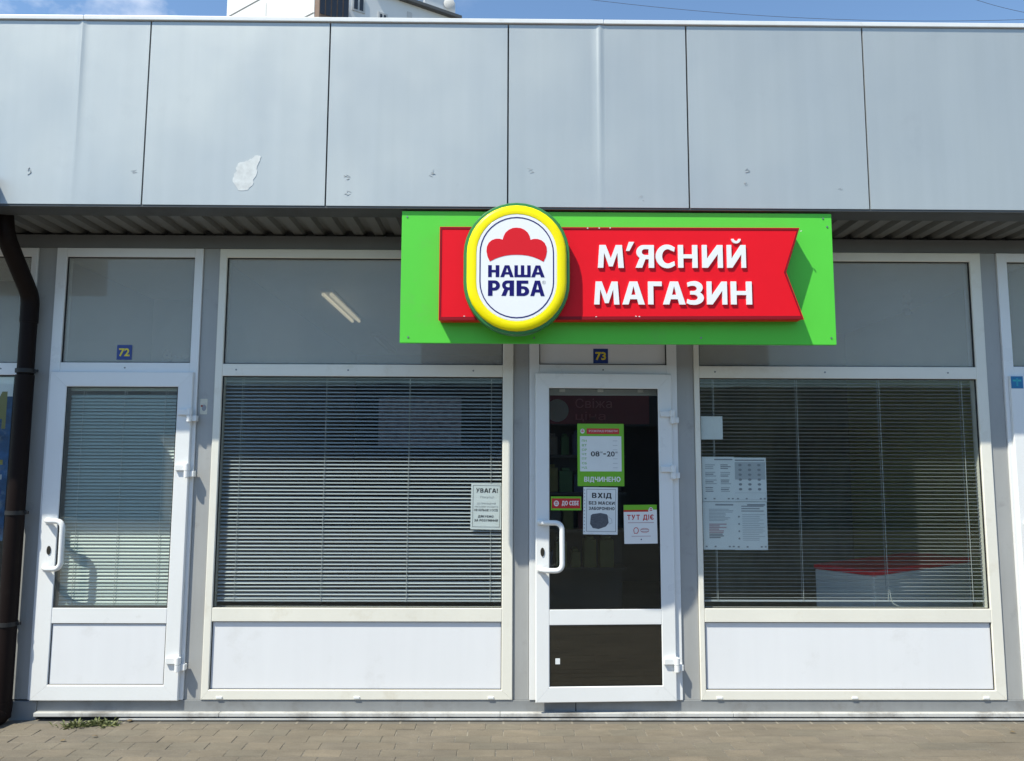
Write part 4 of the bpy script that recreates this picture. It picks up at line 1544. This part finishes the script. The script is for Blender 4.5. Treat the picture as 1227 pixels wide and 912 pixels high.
def along(ang_deg, u):
    """distance along a wall that leaves the near corner at a bearing, where the ray of column u meets it"""
    d = Vector((math.sin(math.radians(ang_deg)), math.cos(math.radians(ang_deg)), 0))
    r = ray(u, 10)
    # CAM + r t = PC + d s
    det = r.x * -d.y + d.x * r.y
    ex, ey = PC.x - CAM.x, PC.y - CAM.y
    s = (r.x * ey - r.y * ex) / -(r.x * d.y - r.y * d.x)
    t_ = (ex + d.x * s) / r.x if abs(r.x) > 1e-6 else (ey + d.y * s) / r.y
    return d, s, t_, CAM + r * t_


dA, sA, tA, pA = along(-54, 272)
dB, sB, tB, pB = along(59, 546)
endB = CAM + ray(546, 23) * tB
HT = endB.z
apt = thing('apartment_block', 'tall white apartment block rising behind the roof at upper left', 'building', (PC.x, PC.y, 0))


def wallbox(p, q, z0, z1, inward, th):
    n = bmesh.new()
    a = [Vector((p.x, p.y, 0)), Vector((q.x, q.y, 0))]
    bb = [x_ + inward * th for x_ in a]
    v8 = [n.verts.new((x_.x, x_.y, z)) for z in (z0, z1) for x_ in (a[0], a[1], bb[1], bb[0])]
    for f in ((0, 1, 2, 3), (7, 6, 5, 4), (0, 4, 5, 1), (1, 5, 6, 2), (2, 6, 7, 3), (3, 7, 4, 0)):
        n.faces.new([v8[i] for i in f])
    return n


EA, EB = PC + dA * sA, PC + dB * sB
EC = EA + dB * sB
HA = HT
SM = along(59, 445)[1]
EM = PC + dB * SM
EN = EA + dB * SM


def block(foot, h):
    b = bmesh.new()
    lo = [b.verts.new((p.x, p.y, 0)) for p in foot]
    hi = [b.verts.new((p.x, p.y, h)) for p in foot]
    b.faces.new(lo)
    b.faces.new(hi)
    for i in range(4):
        j = (i + 1) % 4
        b.faces.new((lo[i], lo[j], hi[j], hi[i]))
    return b


obj('wall', block([PC, EM, EN, EA], HT + 8), TW, apt)
obj('wall', block([EM + dB * .004, EB, EC, EN + dB * .004], HT), TW, apt)
nB = Vector((dB.y, -dB.x, 0))
if nB.dot(CAM - PC) < 0:
    nB = -nB
nA = Vector((dA.y, -dA.x, 0))
if nA.dot(CAM - PC) < 0:
    nA = -nA
obj('roof_edge', wallbox(EM + nB * 0.35 + dB * .05, EB + nB * 0.35 + dB * .3, HA - 0.08, HA + 0.12, -nB, 0.9), mat('roof_grey', (0.10, 0.10, 0.10), 0.7), apt)


def on_wall(d, n_, u, v):
    r = ray(u, v)
    nn = n_
    t_ = (PC - CAM).dot(nn) / r.dot(nn)
    p = CAM + r * t_
    s = (Vector((p.x, p.y, 0)) - PC).dot(d)
    return s, p.z


def wall_panel(name, d, n_, s0, s1, z0, z1, m, proud, parent, th=0.12):
    p, q = PC + d * s0 + n_ * proud, PC + d * s1 + n_ * proud
    return obj(name, wallbox(p, q, z0, z1, -n_, th), m, parent)


# panel joints: storey lines 2.8 m apart and vertical seams
s_, zref = on_wall(dA, nA, 294, 9)
for k in range(-4, 6):
    z = zref + 2.8 * k
    if 0 < z < HT + 7:
        wall_panel('seam', dA, nA, 0.02, sA - 0.02, z - 0.05, z + 0.05, SEAM, 0.010, apt)
        wall_panel('seam', dB, nB, 0.02, sB - 0.02, z - 0.03, z + 0.03, SEAM, 0.010, apt)
s1_, z1_ = on_wall(dA, nA, 319, 8)
wall_panel('seam', dA, nA, s1_ - 0.06, s1_ + 0.06, HA - 9, HA - 0.4, TW2, 0.014, apt)
# glazed loggia at the corner
s0_, za = on_wall(dB, nB, 377, 4)
s1_, zb_ = on_wall(dB, nB, 412, 14)
zt_ = max(za, zb_) + 0.6
lg = wall_panel('loggia', dB, nB, max(0.05, s0_), s1_, zt_ - 3.6, zt_, TBR, 0.9, apt, 0.95)
ns_ = 5
w_ = (s1_ - max(.05, s0_)) / ns_
for k in range(ns_):
    a_ = max(0.05, s0_) + w_ * k
    wall_panel('loggia_pane', dB, nB, a_ + w_ * .10, a_ + w_ * .90, zt_ - 1.75, zt_ - .25, TWIN, 0.93, lg, 0.02)
for u0, u1, v0, v1 in ((422, 437, -6, 17), (453, 464, 14, 30), (488, 493, 14, 30)):
    sa_, z0_ = on_wall(dB, nB, u0, v0)
    sb_, z2_ = on_wall(dB, nB, u1, v1)
    wf = wall_panel('window', dB, nB, sa_, sb_, min(z0_, z2_), max(z0_, z2_), TW2, 0.05, apt, 0.06)
    mm = (sa_ + sb_) / 2
    for q0, q1 in ((sa_ + .12, mm - .06), (mm + .06, sb_ - .12)):
        if q1 > q0:
            wall_panel('pane', dB, nB, q0, q1, min(z0_, z2_) + .12, max(z0_, z2_) - .12, TWIN, 0.07, wf, 0.02)
# roof-top plant and dish at the far end
sq, zq = on_wall(dB, nB, 521, 12)
wall_panel('roof_box', dB, nB, sq - 0.6, sq + 1.6, HA + 0.1, HA + 1.25, TW, -0.2, apt, 1.4)
dc = PC + dB * (on_wall(dB, nB, 537, 14)[0]) + nB * 0.1
b = bmesh.new()
for i in range(3):
    r0, r1 = 0.36 * i / 3, 0.36 * (i + 1) / 3
    for k in range(16):
        a0, a1 = 6.2832 * k / 16, 6.2832 * (k + 1) / 16
        def dp(r, a):
            return dc + Vector((r * math.cos(a), 0.5 * r * r, HA + 0.9 + r * math.sin(a)))
        vs4 = [b.verts.new(x_) for x_ in (dp(r0, a0), dp(r1, a0), dp(r1, a1), dp(r0, a1))]
        b.faces.new(vs4)
obj('satellite_dish', b, TW2, apt, weld=True)

# overhead cables
CB = mat('cable_grey', (0.10, 0.12, 0.17), 0.6)
for (ua, va, ub, vb, lab) in ((650, -8, 1350, 17, 'thin black overhead cable crossing the sky at upper right'),
                              (1150, -7, 1400, 13, 'second thin cable cutting the top right corner of the sky')):
    A, B = CAM + ray(ua, va) * 14, CAM + ray(ub, vb) * 14
    dirv = (B - A)
    P = []
    for k in range(-10, 31):
        s = k / 20
        p_ = A + dirv * s
        p_.z -= 0.30 * (1 - (2 * s - 1) ** 2) * (1 if 0 <= s <= 1 else -1 * 0) - 0.0
        P.append(p_)
    c = P[0].copy()
    tag(obj('overhead_cable', tube(bmesh.new(), P, 0.0042, 6), CB, origin=c), lab, 'cable')

# ------------------------------------------------------------------ the row across the lane, seen only as reflections in the glass
opp = thing('opposite_row', 'low grey row of closed kiosks across the lane behind the viewer', 'building', (0, -16, 0))
OW = mat('opposite_wall', (0.16, 0.165, 0.17), 0.7, var=0.1)
obj('wall', boxm(-25, 25, -18, -14.5, 0, 2.9), OW, opp)
obj('fascia', boxm(-25, 25, -14.49, -14.2, 2.4, 3.4), mat('opposite_fascia', (0.22, 0.23, 0.25), .5), opp)
for k in range(-8, 9):
    obj('shutter', boxm(k * 2.6 - 1.1, k * 2.6 + 1.1, -14.495, -14.44, 0.05, 2.3), mat('opposite_shutter', (0.09 + 0.02 * (k % 3), 0.1, 0.11), .5) if k < -7 else bpy.data.materials['opposite_shutter'], opp)
